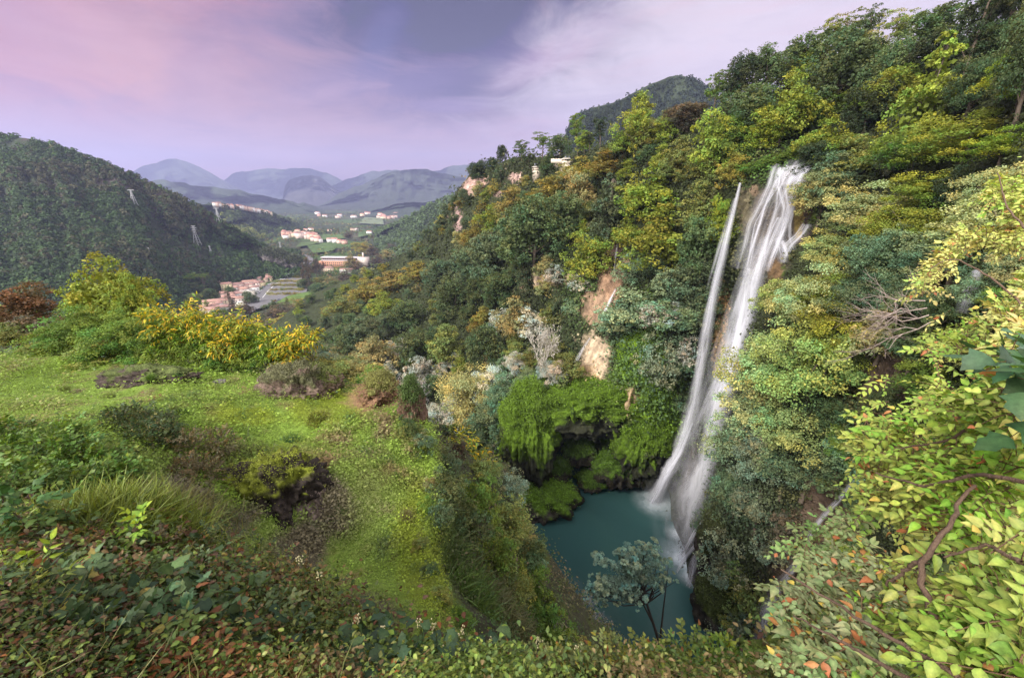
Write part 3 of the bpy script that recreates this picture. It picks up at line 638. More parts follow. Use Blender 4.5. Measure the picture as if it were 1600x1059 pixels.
    add_proto('bare', (np.concatenate([Vb, lv]), np.concatenate([Fb, lf + len(Vb)]), np.concatenate([Cb, lc])), np.array([[0, 0, .3], [.1, 0, .3]]), s, h0=.2, rad=.02)

K = dict(dark=(.08,.112,.045), vdark=(.042,.06,.028), blue=(.10,.135,.07), olive=(.17,.19,.055), yg=(.19,.225,.035), gold=(.23,.20,.045), orange=(.25,.21,.06), tan=(.27,.24,.10),
         pale=(.30,.32,.14), grey=(.19,.22,.14), bgreen=(.13,.19,.10), bare=(.5,.46,.43), silver=(.42,.42,.36), purple=(.38,.34,.37), green=(.105,.165,.03), lime=(.2,.25,.03), brown=(.10,.08,.055), mint=(.20,.27,.15), rust=(.15,.10,.05))
WORDS = dict(dark='dark green', vdark='near-black green', blue='dark bluish green', olive='olive green', yg='yellow-green', gold='golden', orange='orange', tan='tan', silver='pale silvery', pale='pale yellow',
             grey='grey-green', bgreen='bluish green', bare='whitish bare', purple='greyish purple bare', green='bright green', lime='lime green', brown='brownish', mint='pale mint green', rust='rusty brown')
KIND = dict(oak=('oak_tree', 'round-crowned oak', 'tree'), oakfine=('oak_tree', 'dense-leaved oak', 'tree'), broad=('broadleaf_tree', 'loose broadleaf tree', 'tree'), spray=('hornbeam_tree', 'layered feathery tree', 'tree'),
            cone=('cone_shaped_tree', 'pointed conical tree', 'tree'), column=('poplar_tree', 'slim upright tree', 'tree'), umbrella=('umbrella_pine', 'flat-topped umbrella pine', 'tree'),
            pine=('pine_tree', 'open-crowned pine', 'tree'), bush=('bush', 'rounded bush', 'bush'), bare=('bare_tree', 'twiggy tree', 'tree'))
TREES = []     # (root, px, base label)
def tree(kind, P, h, w, colr, where, px=0, rot=None, group=None, dim=1.0):
    nm, word, cat = KIND[kind]; cd, td = PROTO[kind][rng.integers(0, 3)]
    e = empty(nm, tuple(P), None, cat, group or ('trees ' + where))
    e.rotation_euler = (rng.normal() * .04, rng.normal() * .04, rng.uniform(0, 6.28) if rot is None else rot); e.scale = (w, w, h)
    cc = np.array(K[colr] if isinstance(colr, str) else colr) * dim * 1.12
    c = bpy.data.objects.new('crown', cd); COL.objects.link(c); c.parent = e; c.color = (*cc, 1)
    t = bpy.data.objects.new('trunk', td); COL.objects.link(t); t.parent = e
    if kind == 'bare': t.color = (*cc, 1)
    TREES.append((e, px, '%s %s %s' % (WORDS.get(colr, 'green') if isinstance(colr, str) else 'green', word, where)))
    return e
def where_rh(px, py):
    if px < 560 and py > 480: return 'low in the gorge behind the terrace'
    if px < 640: return 'on the slope end by the valley town'
    if px < 830 and py < 330: return 'on the rocky headland'
    if py < 40 + float(skyline_rh(px)):
        return 'on the skyline of the left ridge' if px < 980 else ('on the skyline left above the falls' if px < 1260 else 'on the skyline right above the falls')
    if px < 800 and py < 470: return 'on the slope under the headland'
    if px < 760: return 'at the gorge bottom beyond the terrace'
    if px < 960 and py < 480: return 'left of the small upper cascade'
    if px < 960: return 'just above the mossy cliff'
    if px < 1150 and py < 400: return 'on the slope left of the thin waterfall'
    if px < 1150: return 'by the foot of the thin waterfall'
    if px < 1340 and py < 300: return 'around the lip of the main waterfall'
    if px < 1340 and py < 620: return 'right beside the main waterfall'
    if px < 1340: return 'on the wet cliff right of the pool'
    if py < 300: return 'on the upper right slope'
    return 'on the steep slope at right'
def put_rh(kind, cx, cyy, w, h, colr, fwd=0.0, dim=1.0):
    by = cyy + h * .5; by = max(by, float(skyline_rh(cx)) + 3)
    Yb = math.exp(float(rh_depth(np.array([float(cx)]), np.array([by]))[0])) - fwd
    Pb = W(cx, by, Yb); k = Yb / float(DIR(cx, by)[2]); m = k / F
    # vertical pixels cover more height where the view looks down
    vs = 1.0 / max(.55, math.cos(math.atan2(-(float(Pb[2])), float(np.hypot(Pb[0], Pb[1]))) * .8))
    H = (by - (cyy - h * .5)) * m * vs * 1.06; Wd = w * m * (1.25 if kind in ('cone', 'column') else 1.25)
    if kind == 'column': Wd *= 2.6
    if kind == 'cone': Wd *= 1.4
    Pb = Pb - np.array([0, 0, .03 * H])
    return tree(kind, Pb, H, Wd, colr, where_rh(cx, by), px=cx, dim=dim)
KEY = [
 ('oak',748,268,34,30,'vdark'),('oak',785,241,17,22,'vdark'),('pine',816,240,34,34,'dark'),('pine',848,228,36,34,'green'),('oak',874,232,36,34,'dark'),('pine',903,202,34,34,'green'),('broad',913,222,30,30,'yg'),('pine',938,208,34,38,'vdark'),
 ('broad',992,202,66,86,'yg'),('oak',972,230,40,40,'dark'),('broad',948,258,74,44,'gold'),('broad',1040,196,44,36,'olive'),('oak',1072,186,66,38,'brown'),('broad',1110,228,72,100,'yg'),('pine',1112,142,48,40,'green'),('pine',1142,150,50,40,'dark'),
 ('oak',1168,182,84,70,'dark'),('oak',1195,112,70,56,'dark'),('oak',1150,112,50,34,'vdark'),('broad',1215,182,88,96,'yg'),('broad',1186,210,60,60,'lime'),('oak',1258,96,80,60,'dark'),('oak',1300,128,100,110,'dark'),('pine',1305,66,80,60,'olive'),
 ('broad',1245,100,40,46,'yg'),('pine',1340,50,56,44,'dark'),('pine',1392,60,60,60,'olive'),('oak',1382,120,60,90,'dark'),('broad',1372,120,34,80,'yg'),('oak',1345,178,70,80,'vdark'),('cone',1428,160,90,170,'yg'),('oak',1448,56,80,60,'dark'),
 ('pine',1492,80,84,150,'vdark'),('pine',1530,20,90,60,'vdark'),('oakfine',1578,110,100,190,'dark'),('oakfine',1500,150,80,100,'dark'),('spray',1500,215,130,90,'yg'),('spray',1420,240,110,70,'green'),('oak',1400,250,60,60,'grey'),('bush',1322,262,76,56,'bgreen'),
 ('bush',1240,240,50,24,'green'),('bush',1208,250,40,20,'green'),('bush',1175,262,44,26,'green'),('bush',1290,218,60,20,'green'),('bush',1340,222,50,26,'olive'),('broad',1120,345,34,80,'lime'),
 ('broad',1020,305,100,80,'yg'),('broad',1060,250,60,60,'olive'),('broad',1030,378,120,96,'yg'),('broad',1086,330,60,70,'olive'),('oak',1090,390,64,90,'dark'),('oak',1078,440,60,70,'blue'),('cone',946,328,70,110,'blue'),('broad',900,305,54,80,'tan'),
 ('broad',858,306,70,54,'gold'),('broad',905,270,60,40,'gold'),('oak',832,372,104,110,'dark'),('oak',880,345,60,80,'dark'),('oak',770,405,76,80,'blue'),('broad',915,402,70,80,'yg'),('broad',800,318,56,50,'orange'),('broad',768,345,46,44,'yg'),
 ('broad',742,368,46,40,'gold'),('oak',735,415,60,60,'blue'),('oak',715,465,66,60,'dark'),('oak',785,455,60,60,'dark'),('broad',805,500,60,66,'tan'),('bare',850,535,60,110,'bare'),('oak',690,430,50,44,'blue'),('broad',655,425,54,34,'gold'),
 ('broad',615,440,56,34,'orange'),('broad',575,455,56,36,'gold'),('oak',640,492,50,44,'dark'),('broad',600,476,50,40,'yg'),('oak',572,520,56,46,'blue'),('broad',540,480,50,34,'olive'),('oak',545,530,50,44,'dark'),('oak',655,545,60,60,'dark'),
 ('broad',585,555,70,60,'tan'),('bare',652,612,64,86,'purple'),('spray',668,650,50,60,'silver'),('bare',632,650,46,60,'purple'),('spray',742,612,100,86,'tan'),('bare',700,640,40,60,'bare'),('oak',760,545,60,70,'dark'),('broad',700,540,60,66,'olive'),('spray',790,620,70,80,'bgreen'),
 ('broad',660,585,50,56,'silver'),('broad',720,640,50,56,'silver'),('spray',770,600,60,60,'silver'),('bush',835,500,50,46,'silver'),('broad',640,615,40,50,'silver'),('bush',1060,540,40,50,'silver'),('bush',1000,480,90,60,'mint'),('bush',1025,560,56,80,'grey'),('bush',975,500,60,40,'mint'),('bush',1050,490,60,50,'bgreen'),('bush',760,660,60,50,'bgreen'),('bush',735,700,70,50,'blue'),
 ('spray',1345,330,120,90,(.31,.31,.13)),('spray',1300,390,100,80,(.31,.33,.12)),('oakfine',1372,410,110,110,'bgreen'),('spray',1400,360,110,90,'yg'),('spray',1450,300,110,80,'yg'),('oak',1480,300,60,70,'vdark'),('spray',1252,462,96,110,'pale'),('spray',1290,470,110,90,'yg'),
 ('spray',1200,560,130,150,(.32,.37,.14)),('spray',1260,560,130,150,(.24,.29,.08)),('spray',1300,540,90,120,'yg'),('spray',1175,640,120,120,(.31,.36,.17)),('spray',1240,660,120,120,(.24,.30,.11)),('oakfine',1150,705,100,90,'mint'),('oakfine',1190,720,100,100,'grey'),('oakfine',1255,720,110,100,'bgreen'),
 ('oakfine',1145,770,70,70,'bgreen'),('oakfine',1180,790,80,70,'grey'),('oakfine',1300,640,90,90,'dark'),('bush',1140,860,70,70,'grey'),('bush',1170,910,80,70,'olive'),('spray',1330,460,90,90,'bgreen'),('oakfine',1410,470,90,80,'bgreen'),
 ('oakfine',1420,540,90,70,'dark'),('spray',1540,350,130,110,'pale'),('spray',1480,400,120,100,'bgreen'),('spray',1560,300,100,110,'pale'),('spray',1560,230,90,60,'lime'),('bush',1100,815,40,30,'blue'),
 ('spray',1330,690,80,70,'green'),('bush',1250,810,70,50,'brown'),('bush',1210,850,50,40,'grey'),('oakfine',1090,660,0,0,'grey'),
]
KEY += [('oakfine',1390,640,90,80,'dark'),('spray',1460,600,100,90,'green'),('oakfine',1540,560,110,100,'olive'),('spray',1420,730,90,90,'olive'),('oakfine',1500,700,110,100,'dark'),('spray',1580,680,120,110,'green'),('oakfine',1440,840,100,90,'blue'),('spray',1530,830,120,110,'olive'),
 ('oakfine',1590,800,120,110,'dark'),('spray',1400,930,90,90,'green'),('oakfine',1490,950,120,110,'olive'),('oakfine',1580,950,130,120,'dark'),('bush',1340,940,80,60,'olive'),('bush',1360,860,70,60,'dark')]
used = []
for kd, a, b_, w, h, cc in KEY:
    if w == 0: continue
    put_rh(kd, a, b_, w, h, cc); used.append((a, b_, w, cc, kd))
U = np.array([(u[0], u[1], u[2]) for u in used], float)
NOGO = [(930,575,34,60),(950,460,34,90),(925,530,34,70),(735,290,14,12),(805,278,9,6),(1210,370,70,120),(1130,500,24,110),(1098,650,40,120),(900,670,100,70),(1000,680,60,80),(820,680,30,50),(1070,790,40,120),(1090,900,50,80),(990,560,40,60),(1280,840,60,80),(1230,940,70,70),(1500,450,30,40),(866,249,14,7),(1155,420,20,140),(1168,480,40,130),(1120,620,44,60),(1010,600,50,60),(960,800,140,120)]
cnt = 0; tries = 0; pts = [tuple(u) for u in U]
while cnt < 235 and tries < 9000:
    tries += 1; px = rng.uniform(462, 1600); sk_ = float(skyline_rh(px)); py = rng.uniform(sk_ + 2, 1000)
    if py > np.interp(px, BOT_RH[:, 0], BOT_RH[:, 1]) - 14: continue
    if px > 1340 and py > 560: continue
    if any(((px - a) / rx) ** 2 + ((py - b_) / ry) ** 2 < 1 for a, b_, rx, ry in NOGO): continue
    Yb = math.exp(float(rh_depth(np.array([px]), np.array([py]))[0])); w = F * rng.uniform(6.5, 10) / (Yb / float(DIR(px, py)[2])); w = min(w, 90)
    pa = np.array(pts); d = np.hypot(pa[:, 0] - px, (pa[:, 1] - py)); 
    if (d < .31 * (pa[:, 2] + w) * (.8 + .2 * rng.random())).any(): continue
    j = np.argsort(np.hypot(U[:, 0] - px, U[:, 1] - py))[rng.integers(0, 3)]
    cc = used[j][3]; kd = used[j][4]
    if rng.random() < .28: cc, kd = [('dark', 'oak'), ('blue', 'oak'), ('olive', 'broad'), ('vdark', 'oak'), ('gold', 'broad'), ('yg', 'broad'), ('tan', 'broad')][rng.integers(0, 7)]
    if px > 1150 and cc in ('gold',): cc = 'yg'
    if cc in ('bare', 'purple') or kd in ('bare',): cc, kd = 'olive', 'broad'
    if kd == 'cone': kd = 'oak'
    put_rh(kd, px, py - w * .45, w, w * rng.uniform(.85, 1.15), cc); pts.append((px, py - w * .2, w)); cnt += 1

# ---------------------------------------------------------------- undergrowth on the hillside
def scatter_leaves(Pg, m_ok, n, pxsize, colfn, seed, clump=6, spread=1.4, lift=.5, T=LEAF4, up=.5, var=.4):
    """leafy ground cover laid on a surface grid Pg; m_ok weights its cells"""
    r = np.random.default_rng(seed); w = m_ok.ravel() / m_ok.sum(); idx = r.choice(len(w), n, p=w); nr, nc = Pg.shape[:2]
    i = np.clip(idx // nc, 0, nr - 2); j = np.clip(idx % nc, 0, nc - 2); u = r.random((n, 1)); v = r.random((n, 1))
    A = Pg[i, j]; Bx = Pg[i, j + 1] - A; By = Pg[i + 1, j] - A; base = A + Bx * u + By * v
    N = norm(np.cross(Bx, By)); N = np.where((N * -base).sum(1, keepdims=True) < 0, -N, N)
    _, _, d = PX(base); s = pxsize * np.abs(d) / F
    P = np.repeat(base, clump, 0); S_ = np.repeat(s, clump); Nn = np.repeat(N, clump, 0)
    P = P + r.normal(size=P.shape) * S_[:, None] * spread + (Nn * r.random((len(P), 1)) + np.array([0, 0, .4])) * S_[:, None] * lift * 2
    col = np.repeat(colfn(base, i, j), clump, 0) * r.uniform(1 - var, 1 + var, (len(P), 1))
    NN = norm(Nn * .7 + r.normal(size=P.shape) * .5 + np.array([0, 0, up]))
    return stamp(T, P, frames(NN, r), S_ * r.uniform(.6, 1.3, len(P)), col)

def ug_col(base, i, j):
    px, py = RHX[i, j], RHY[i, j]; c = RHC[i, j] * 1.25
    n_ = fbm(base, .12, 3, 61)
    bl = np.clip(g2(px, py, 1010, 500, 80, 70) + g2(px, py, 1000, 590, 60, 80) * .6 + g2(px, py, 770, 660, 80, 60) + g2(px, py, 1150, 780, 60, 90) * .8 + g2(px, py, 1050, 560, 40, 60), 0, 1)
    c = blend(c, bl * (n_ + .7), (.10, .16, .10)); br = np.clip(g2(px, py, 1200, 262, 60, 26) + g2(px, py, 850, 620, 40, 40) * .5 + g2(px, py, 930, 470, 40, 50) * .6, 0, 1)
    c = blend(c, br, (.09, .17, .03)); c = blend(c, np.clip((n_ - .3) * 3, 0, .7), (.14, .13, .05)); return c
ok = np.clip(1.0 - RHR * 1.3, .02, 1) * (RHY > skyline_rh(RHX) - 1)
ok = ok * np.where((RHX > 835) & (RHX < 965) & (RHY > 655) & (RHY < 765), .02, 1) * np.where((RHX > 860) & (RHX < 925) & (RHY > 600) & (RHY < 670), .35, 1)
ok = ok * (RHG[..., 2] > -81.0)
mossy = np.clip(RHC[..., 1] / RHC[..., 0] - 1.35, 0, 1)
colw = np.gradient(cols)[None, :] * np.gradient(tt)[:, None] * (bt - sk)[None, :]
u1 = scatter_leaves(RHG, ok * colw * (1 - .85 * mossy), 34000, 4.6, ug_col, 5, 7)
u2 = scatter_leaves(RHG, ok * colw * mossy, 9000, 1.7, lambda b_, i, j: RHC[i, j] * 1.6, 6, 6, 2.2, .35)
g = Geo(); g.add(*u1[:2], u1[2]); g.add(*u2[:2], u2[2]); o = g.build('undergrowth', M_LEAF); tag(o, 'leafy creepers and moss covering the steep hillside round the falls', 'undergrowth', kind='stuff')

# ---------------------------------------------------------------- woods on the far hills (masses no one could count)
def forest(Pg, n, size, palette, seed, lo=.0, name='woods', label='', lf=26, zmin=-1e9, pw=None, leaf=.24, pat=.004):
    r = np.random.default_rng(seed); nr, nc = Pg.shape[:2]
    area = np.linalg.norm(np.cross(np.diff(Pg, axis=1)[:-1], np.diff(Pg, axis=0)[:, :-1]), axis=-1)
    px, py, d = PX(Pg[:-1, :-1]); w = area / d ** 1.0 * (d > 20) * (px > -90) * (px < 1690) * (np.clip(fbm(Pg[:-1, :-1], .012, 3, seed + 30) * 4 + 1.4, .12, 1) if name == 'woods' else 1) * (Pg[:-1, :-1, 2] > zmin)
    w[-5:] *= .3
    if pw is not None: w = w * pw(Pg[:-1, :-1], px, py)
    w = w.ravel() / w.sum(); idx = r.choice(len(w), n, p=w); i = idx // (nc - 1); j = idx % (nc - 1)
    u = r.random((n, 1)); v = r.random((n, 1)); A = Pg[i, j]; B = A + (Pg[i, j + 1] - A) * u + (Pg[i + 1, j] - A) * v
    s = size * (.45 + .95 * r.random(n) ** 1.6)
    pn = fbm(B, pat, 4, seed + 1); pal = np.array([K[k] if isinstance(k, str) else k for k in palette]); q = np.clip(((pn + .45) / .9 + r.normal(size=n) * .16) * len(pal), 0, len(pal) - 1).astype(int)
    cc = pal[q] * r.uniform(.7, 1.35, (n, 1))
    L = np.repeat(B, lf, 0); Sr = np.repeat(s, lf); dv = norm(r.normal(size=(n * lf, 3)) + [0, 0, .5]); dv[:, 2] = np.abs(dv[:, 2])
    L = L + dv * Sr[:, None] * np.array([.5, .5, .72]) * r.uniform(.75, 1.05, (n * lf, 1)) + [0, 0, 0]
    L[:, 2] += Sr * .12
    V, Fn, c = stamp(LEAF4, L, frames(norm(dv + r.normal(size=dv.shape) * .35), r), Sr * leaf * 1.5 * r.uniform(.7, 1.3, len(L)), np.repeat(cc, lf, 0) * r.uniform(.75, 1.25, (len(L), 1)))
    o = mesh(name, V, Fn, M_LEAF, col=c); tag(o, label, 'woods', kind='stuff'); return o
forest(LHP, 17000, 8.5, [(.065,.065,.034), (.042,.064,.026), (.042,.064,.024), (.05,.082,.028), (.045,.075,.026), (.05,.085,.028), (.08,.115,.03), (.075,.13,.028)], 11, label='dark mixed wood covering the big hill at left')
forest(HVP, 2600, 14, ['vdark', 'dark', 'olive', 'dark'], 12, label='wood on the ridge below the hilltop village')
forest(RSP, 3500, 12, ['dark', 'blue', 'dark', 'vdark'], 13, label='dark wood on the spur across the valley')
forest(DRP, 8000, 6.5, [(.026,.038,.034), (.032,.045,.038), (.03,.04,.032)], 14, label='dark wood on the distant hump above the ridge')
# ================================================================ waterfalls
mw = newmat('falling_water'); b = NB(mw)
uvn = b.n('ShaderNodeUVMap', uv_map='uv'); sx = b.n('ShaderNodeSeparateXYZ', {0: uvn.outputs[0]})
oi = b.n('ShaderNodeObjectInfo'); at = b.n('ShaderNodeAttribute', attribute_name='col'); ac = b.n('ShaderNodeSeparateColor', {0: at.outputs['Color']})
e = b.math('SUBTRACT', 1.0, b.math('ABSOLUTE', b.math('SUBTRACT', b.math('MULTIPLY', sx.outputs[0], 2.0), 1.0)), True)
e = b.math('POWER', e, .75)
mp_ = b.n('ShaderNodeCombineXYZ', {0: b.math('MULTIPLY', b.math('ADD', sx.outputs[0], b.math('MULTIPLY', ac.outputs[1], 37.0)), 5.0), 1: b.math('MULTIPLY', sx.outputs[1], .10), 2: 0.0})
n1_ = b.n('ShaderNodeTexNoise', {'Vector': mp_.outputs[0], 'Scale': 1.0, 'Detail': 6, 'Roughness': .6, 'Distortion': .3})
st = b.n('ShaderNodeMapRange', {0: n1_.outputs[0], 1: .32, 2: .70, 3: .03, 4: 1.0})
a_ = b.math('MULTIPLY', b.math('MULTIPLY', e, st.outputs[0]), ac.outputs[0], True)
df = b.n('ShaderNodeBsdfDiffuse', {'Color': (.88, .88, .95, 1)}); tl = b.n('ShaderNodeBsdfTranslucent', {'Color': (.86, .86, .95, 1)})
wx = b.n('ShaderNodeMixShader', {0: .45, 1: df.outputs[0], 2: tl.outputs[0]}); tp = b.n('ShaderNodeBsdfTransparent')
wx = b.n('ShaderNodeMixShader', {0: a_, 1: tp.outputs[0], 2: wx.outputs[0]}); b.n('ShaderNodeOutputMaterial', {0: wx.outputs[0]})
def spline(P, n):
    P = np.asarray(P, float); s = np.concatenate([[0], np.cumsum(np.linalg.norm(np.diff(P[:, :3], axis=0), axis=1))]); t = np.linspace(0, s[-1], n)
    Q = np.stack([np.interp(t, s, P[:, k]) for k in range(P.shape[1])], -1)
    for _ in range(max(2, n // 12)):
        Q[1:-1] = .25 * Q[:-2] + .5 * Q[1:-1] + .25 * Q[2:]
    return Q, t
WUV = {}
def ribbon(g, uvl, P3, wid, alpha, seed, n=40, bulge=.35, m=9):
    """curved sheet of water: P3 (k,3) points, wid (k) metres, alpha (k)"""
    Q, t = spline(np.concatenate([P3, np.reshape(wid, (-1, 1)), np.reshape(alpha, (-1, 1))], 1), n)
    Q[:, 3] *= 1 + .35 * fbm(np.stack([t * .12, 0 * t + seed * 50, 0 * t], -1), 1.0, 4, 7) * np.linspace(.3, 1, n); C = Q[:, :3] + (fbm(np.stack([t * .09, 0 * t + seed * 90, 0 * t], -1), 1.0, 3, 9) * Q[:, 3] * .25)[:, None] * np.array([1, 0, 0]); T = norm(np.gradient(C, axis=0)); to = norm(-C); side = norm(np.cross(T, to)); fr = np.cross(side, T)
    u = np.linspace(-1, 1, m)[None, :, None]
    V = C[:, None] + side[:, None] * u * Q[:, 3][:, None, None] / 2 + fr[:, None] * (1 - u ** 2) * Q[:, 3][:, None, None] * bulge
    c = np.zeros((n, m, 3)); c[..., 0] = Q[:, 4][:, None]; c[..., 1] = seed
    g.add(V.reshape(-1, 3), grid_faces(n, m), c.reshape(-1, 3))
    uvl.append(np.stack([np.broadcast_to((u[0, :, 0] + 1) / 2, (n, m)), np.broadcast_to(t[:, None], (n, m))], -1).reshape(-1, 2))
def pxw(px, py, Y): return Y / float(DIR(px, py)[2]) / F      # metres per photo pixel there
def fall(label, strands, seed=0):
    r = np.random.default_rng(seed); g = Geo(); uvl = []
    for pts, ws, al, copies, jit in strands:
        P3 = []; W_ = []
        for (px, py, Yv), w in zip(pts, ws):
            if Yv < 0: Yv = math.exp(float(rh_depth(np.array([float(px)]), np.array([float(py)]))[0])) + Yv      # negative: metres in front of the rock
            P3.append(W(px, py, Yv)); W_.append(w * pxw(px, py, Yv))
        P3 = np.array(P3)
        for k in range(copies):
            f_ = 1 if k == 0 else r.uniform(.35, .95); dx = r.normal(size=3) * jit * .4 if k else np.zeros(3); dx[1] = -.25 * k
            ramp = np.linspace(.3, 1, len(P3))[:, None]
            ribbon(g, uvl, P3 + dx * ramp, np.array(W_) * f_, np.array(al), r.random(), n=36 if len(P3) < 5 else 70)
    o = g.build('waterfall', mw, smooth=True, uv=np.concatenate(uvl)); return tag(o, label, 'waterfall')
o = fall('tall thin free-falling white waterfall on the left, splashing into the green pool', [
    ([(1156,286,94),(1146,330,93.5),(1132,390,93),(1117,450,93),(1104,520,93),(1094,580,93),(1082,640,93),(1066,690,93),(1045,730,93),(1026,775,93),(1020,790,93)], [4,8,12,15,18,20,22,23,23,24,26], [.6,.65,.65,.6,.55,.5,.5,.6,.7,.8,.2], 3, .3),
    ([(1094,580,92.5),(1080,650,92),(1062,705,92),(1040,745,92),(1024,785,92)], [14,20,26,30,32], [.1,.5,.7,.8,.2], 2, .5),
    ([(1150,310,93.6),(1130,380,93.2),(1112,450,92.8)], [4,7,5], [.3,.7,.1], 3, 1.2), ([(1126,410,93),(1106,490,92.6),(1090,570,92.4)], [8,12,8], [.1,.5,.1], 3, 1.6),
    ([(1082,660,91.5),(1062,708,91.5),(1034,755,91.5),(1018,785,91.5)], [4,5,6,5], [.3,1,1,.6], 4, .9)], 1)
thr = []
r = np.random.default_rng(77)
main = [([(1214,262),(1206,290),(1190,320),(1176,350),(1168,385),(1160,420)], [22,26,28,30,34,38]), ([(1240,258),(1222,285),(1208,315),(1196,350),(1182,390),(1172,430)], [30,34,30,28,30,34]),
        ([(1262,254),(1240,275),(1228,300),(1224,330),(1214,360),(1200,395),(1192,425)], [26,30,30,28,26,24,20]), ([(1276,252),(1256,268),(1238,282),(1226,292)], [14,14,12,10]),
        ([(1226,292),(1232,325),(1226,350),(1222,372),(1232,392)], [14,16,20,26,20]), ([(1222,340),(1208,372),(1200,400),(1196,418)], [16,20,16,8]),
        ([(1262,350),(1250,368),(1232,384),(1226,402)], [18,20,18,8]), ([(1212,378),(1218,395),(1222,412)], [22,20,10])]
for pts, ws in main:
    off = [-1.6 - .3 * (i > 0) for i in range(len(pts))]
    thr.append(([(a, c, o_) for (a, c), o_ in zip(pts, off)], ws, [.3] + [.26] * (len(pts) - 2) + [.15], 1, .5))
    for k in range(3):
        j = r.uniform(-.5, .5); thr.append(([(a + j * w + r.normal() * 1.2, c, -1.9 - .25 * (i > 0)) for i, ((a, c), w) in enumerate(zip(pts, ws))], [r.uniform(3, 9)] * len(pts), [.8] * (len(pts) - 1) + [.25], 1, 0))
for k in range(16):                                              # straight veil over the lip
    x0 = 1212 + k * 3.2; thr.append(([(x0 + 4, 264 - k * .5, -1.4), (x0, 276, -1.8), (x0 - 3, 293 - k * .3, -1.9)], [6, 6, 5], [.95, .75, .3], 1, 0))
thr += [([(1196,370,85.2),(1178,435,82.7),(1163,500,81),(1146,560,79),(1130,610,77.5),(1112,670,76),(1096,740,75),(1080,800,74),(1070,860,73.5),(1066,885,73)], [26,40,52,58,60,60,62,64,66,60], [.08,.7,.85,.8,.75,.65,.6,.5,.4,.1], 4, .5),
        ([(1172,420,83),(1158,480,81.5),(1142,560,79.5),(1122,620,78)], [14,26,30,34], [.5,.9,.9,.3], 2, .4),
        ([(1196,430,84),(1190,500,83),(1178,560,82),(1160,640,81)], [20,34,44,50], [.25,.3,.25,.1], 1, 0)]
o = fall('broad white waterfall spreading over the dark rock lip and dropping behind the trees', thr, 2)
o = fall('slender white rivulets sliding down the dark rock beside the main falls foot', [
    ([(1122,806,-2.2),(1100,850,-2.6),(1084,880,-3),(1076,915,-3.4)], [10,12,14,10], [.3,.9,.9,.6], 3, .5), ([(1114,820,-2.2),(1092,845,-2.6),(1070,870,-3.4),(1058,892,-4)], [6,8,10,8], [.5,.9,.8,.5], 2, .4),
    ([(1104,808,-2.4),(1086,830,-3),(1066,868,-3.6)], [6,8,8], [.3,.9,.5], 2, .4)], 3)
o = fall('bluish stream running down the dark ravine below the trees at right', [
    ([(1338,742,-1.8),(1312,778,-1.8),(1284,806,-1.8),(1262,836,-1.8),(1256,862,-1.8),(1236,890,-1.8),(1214,920,-1.8),(1196,950,-1.8),(1182,1000,-1.8)], [5,7,8,7,6,9,16,20,20], [.4,.8,.8,.8,.6,.7,.7,.6,.2], 3, .5)], 4)
o = fall('small cascade tumbling down the orange rock in the upper gully', [
    ([(962,452,-2.2),(954,468,-2.2),(946,486,-2.2),(940,500,-2.2)], [4,6,7,5], [.5,1,1,.4], 3, .3)], 5)
o = fall('faint white thread of water high in the dark gully', [([(965,380,-1.5),(962,400,-1.5),(960,424,-1.5)], [3,4,3], [.3,.8,.3], 2, .2)], 8)
o = fall('thin dark trickle in the brown cleft above the mossy cliff', [
    ([(922,528,-2),(908,550,-2),(896,572,-2),(886,598,-2)], [4,6,8,5], [.3,.55,.55,.2], 3, .5)], 6)
o = fall('short misty fall half hidden among branches on the far right', [
    ([(1526,424,-2.5),(1518,445,-2.5),(1508,470,-2.5),(1500,490,-2.5)], [14,18,20,16], [.6,.7,.6,.1], 2, .2)], 7)
# drifting spray at the two plunge points
mm = newmat('spray_mist'); b = NB(mm); v = b.n('ShaderNodeVolumePrincipled', {'Color': (.9, .92, 1, 1), 'Density': .035, 'Anisotropy': .1})
om = b.n('ShaderNodeOutputMaterial'); b.t.links.new(v.outputs[0], om.inputs['Volume'])
def ellipsoid(c, rad, n=18, seed=None, amp=0, fr=1.0):
    th = np.linspace(0, math.pi, n)[:, None]; ph = np.linspace(0, 2 * math.pi, 2 * n)[None]
    P = np.stack([np.sin(th) * np.cos(ph), np.sin(th) * np.sin(ph), np.cos(th) + 0 * ph], -1)
    if amp: P[:, :-1] *= (1 + amp * fbm(P[:, :-1] * fr + seed, 1.0, 5, seed))[..., None]; P[:, -1] = P[:, 0]
    return P * np.array(rad) + np.array(c)
for (c, rd, lb) in [((42, 76, -74), (4.5, 4, 11), 'pale spray hanging round the foot of the main falls'), ((41.3, 91, -79), (4, 3, 5), 'pale spray where the thin waterfall meets the pool')]:
    P_ = ellipsoid(c, rd); o = mesh('spray_mist', P_.reshape(-1, 3), grid_faces(*P_.shape[:2])[:, ::-1], mm, smooth=True); tag(o, lb, 'mist', kind='stuff')

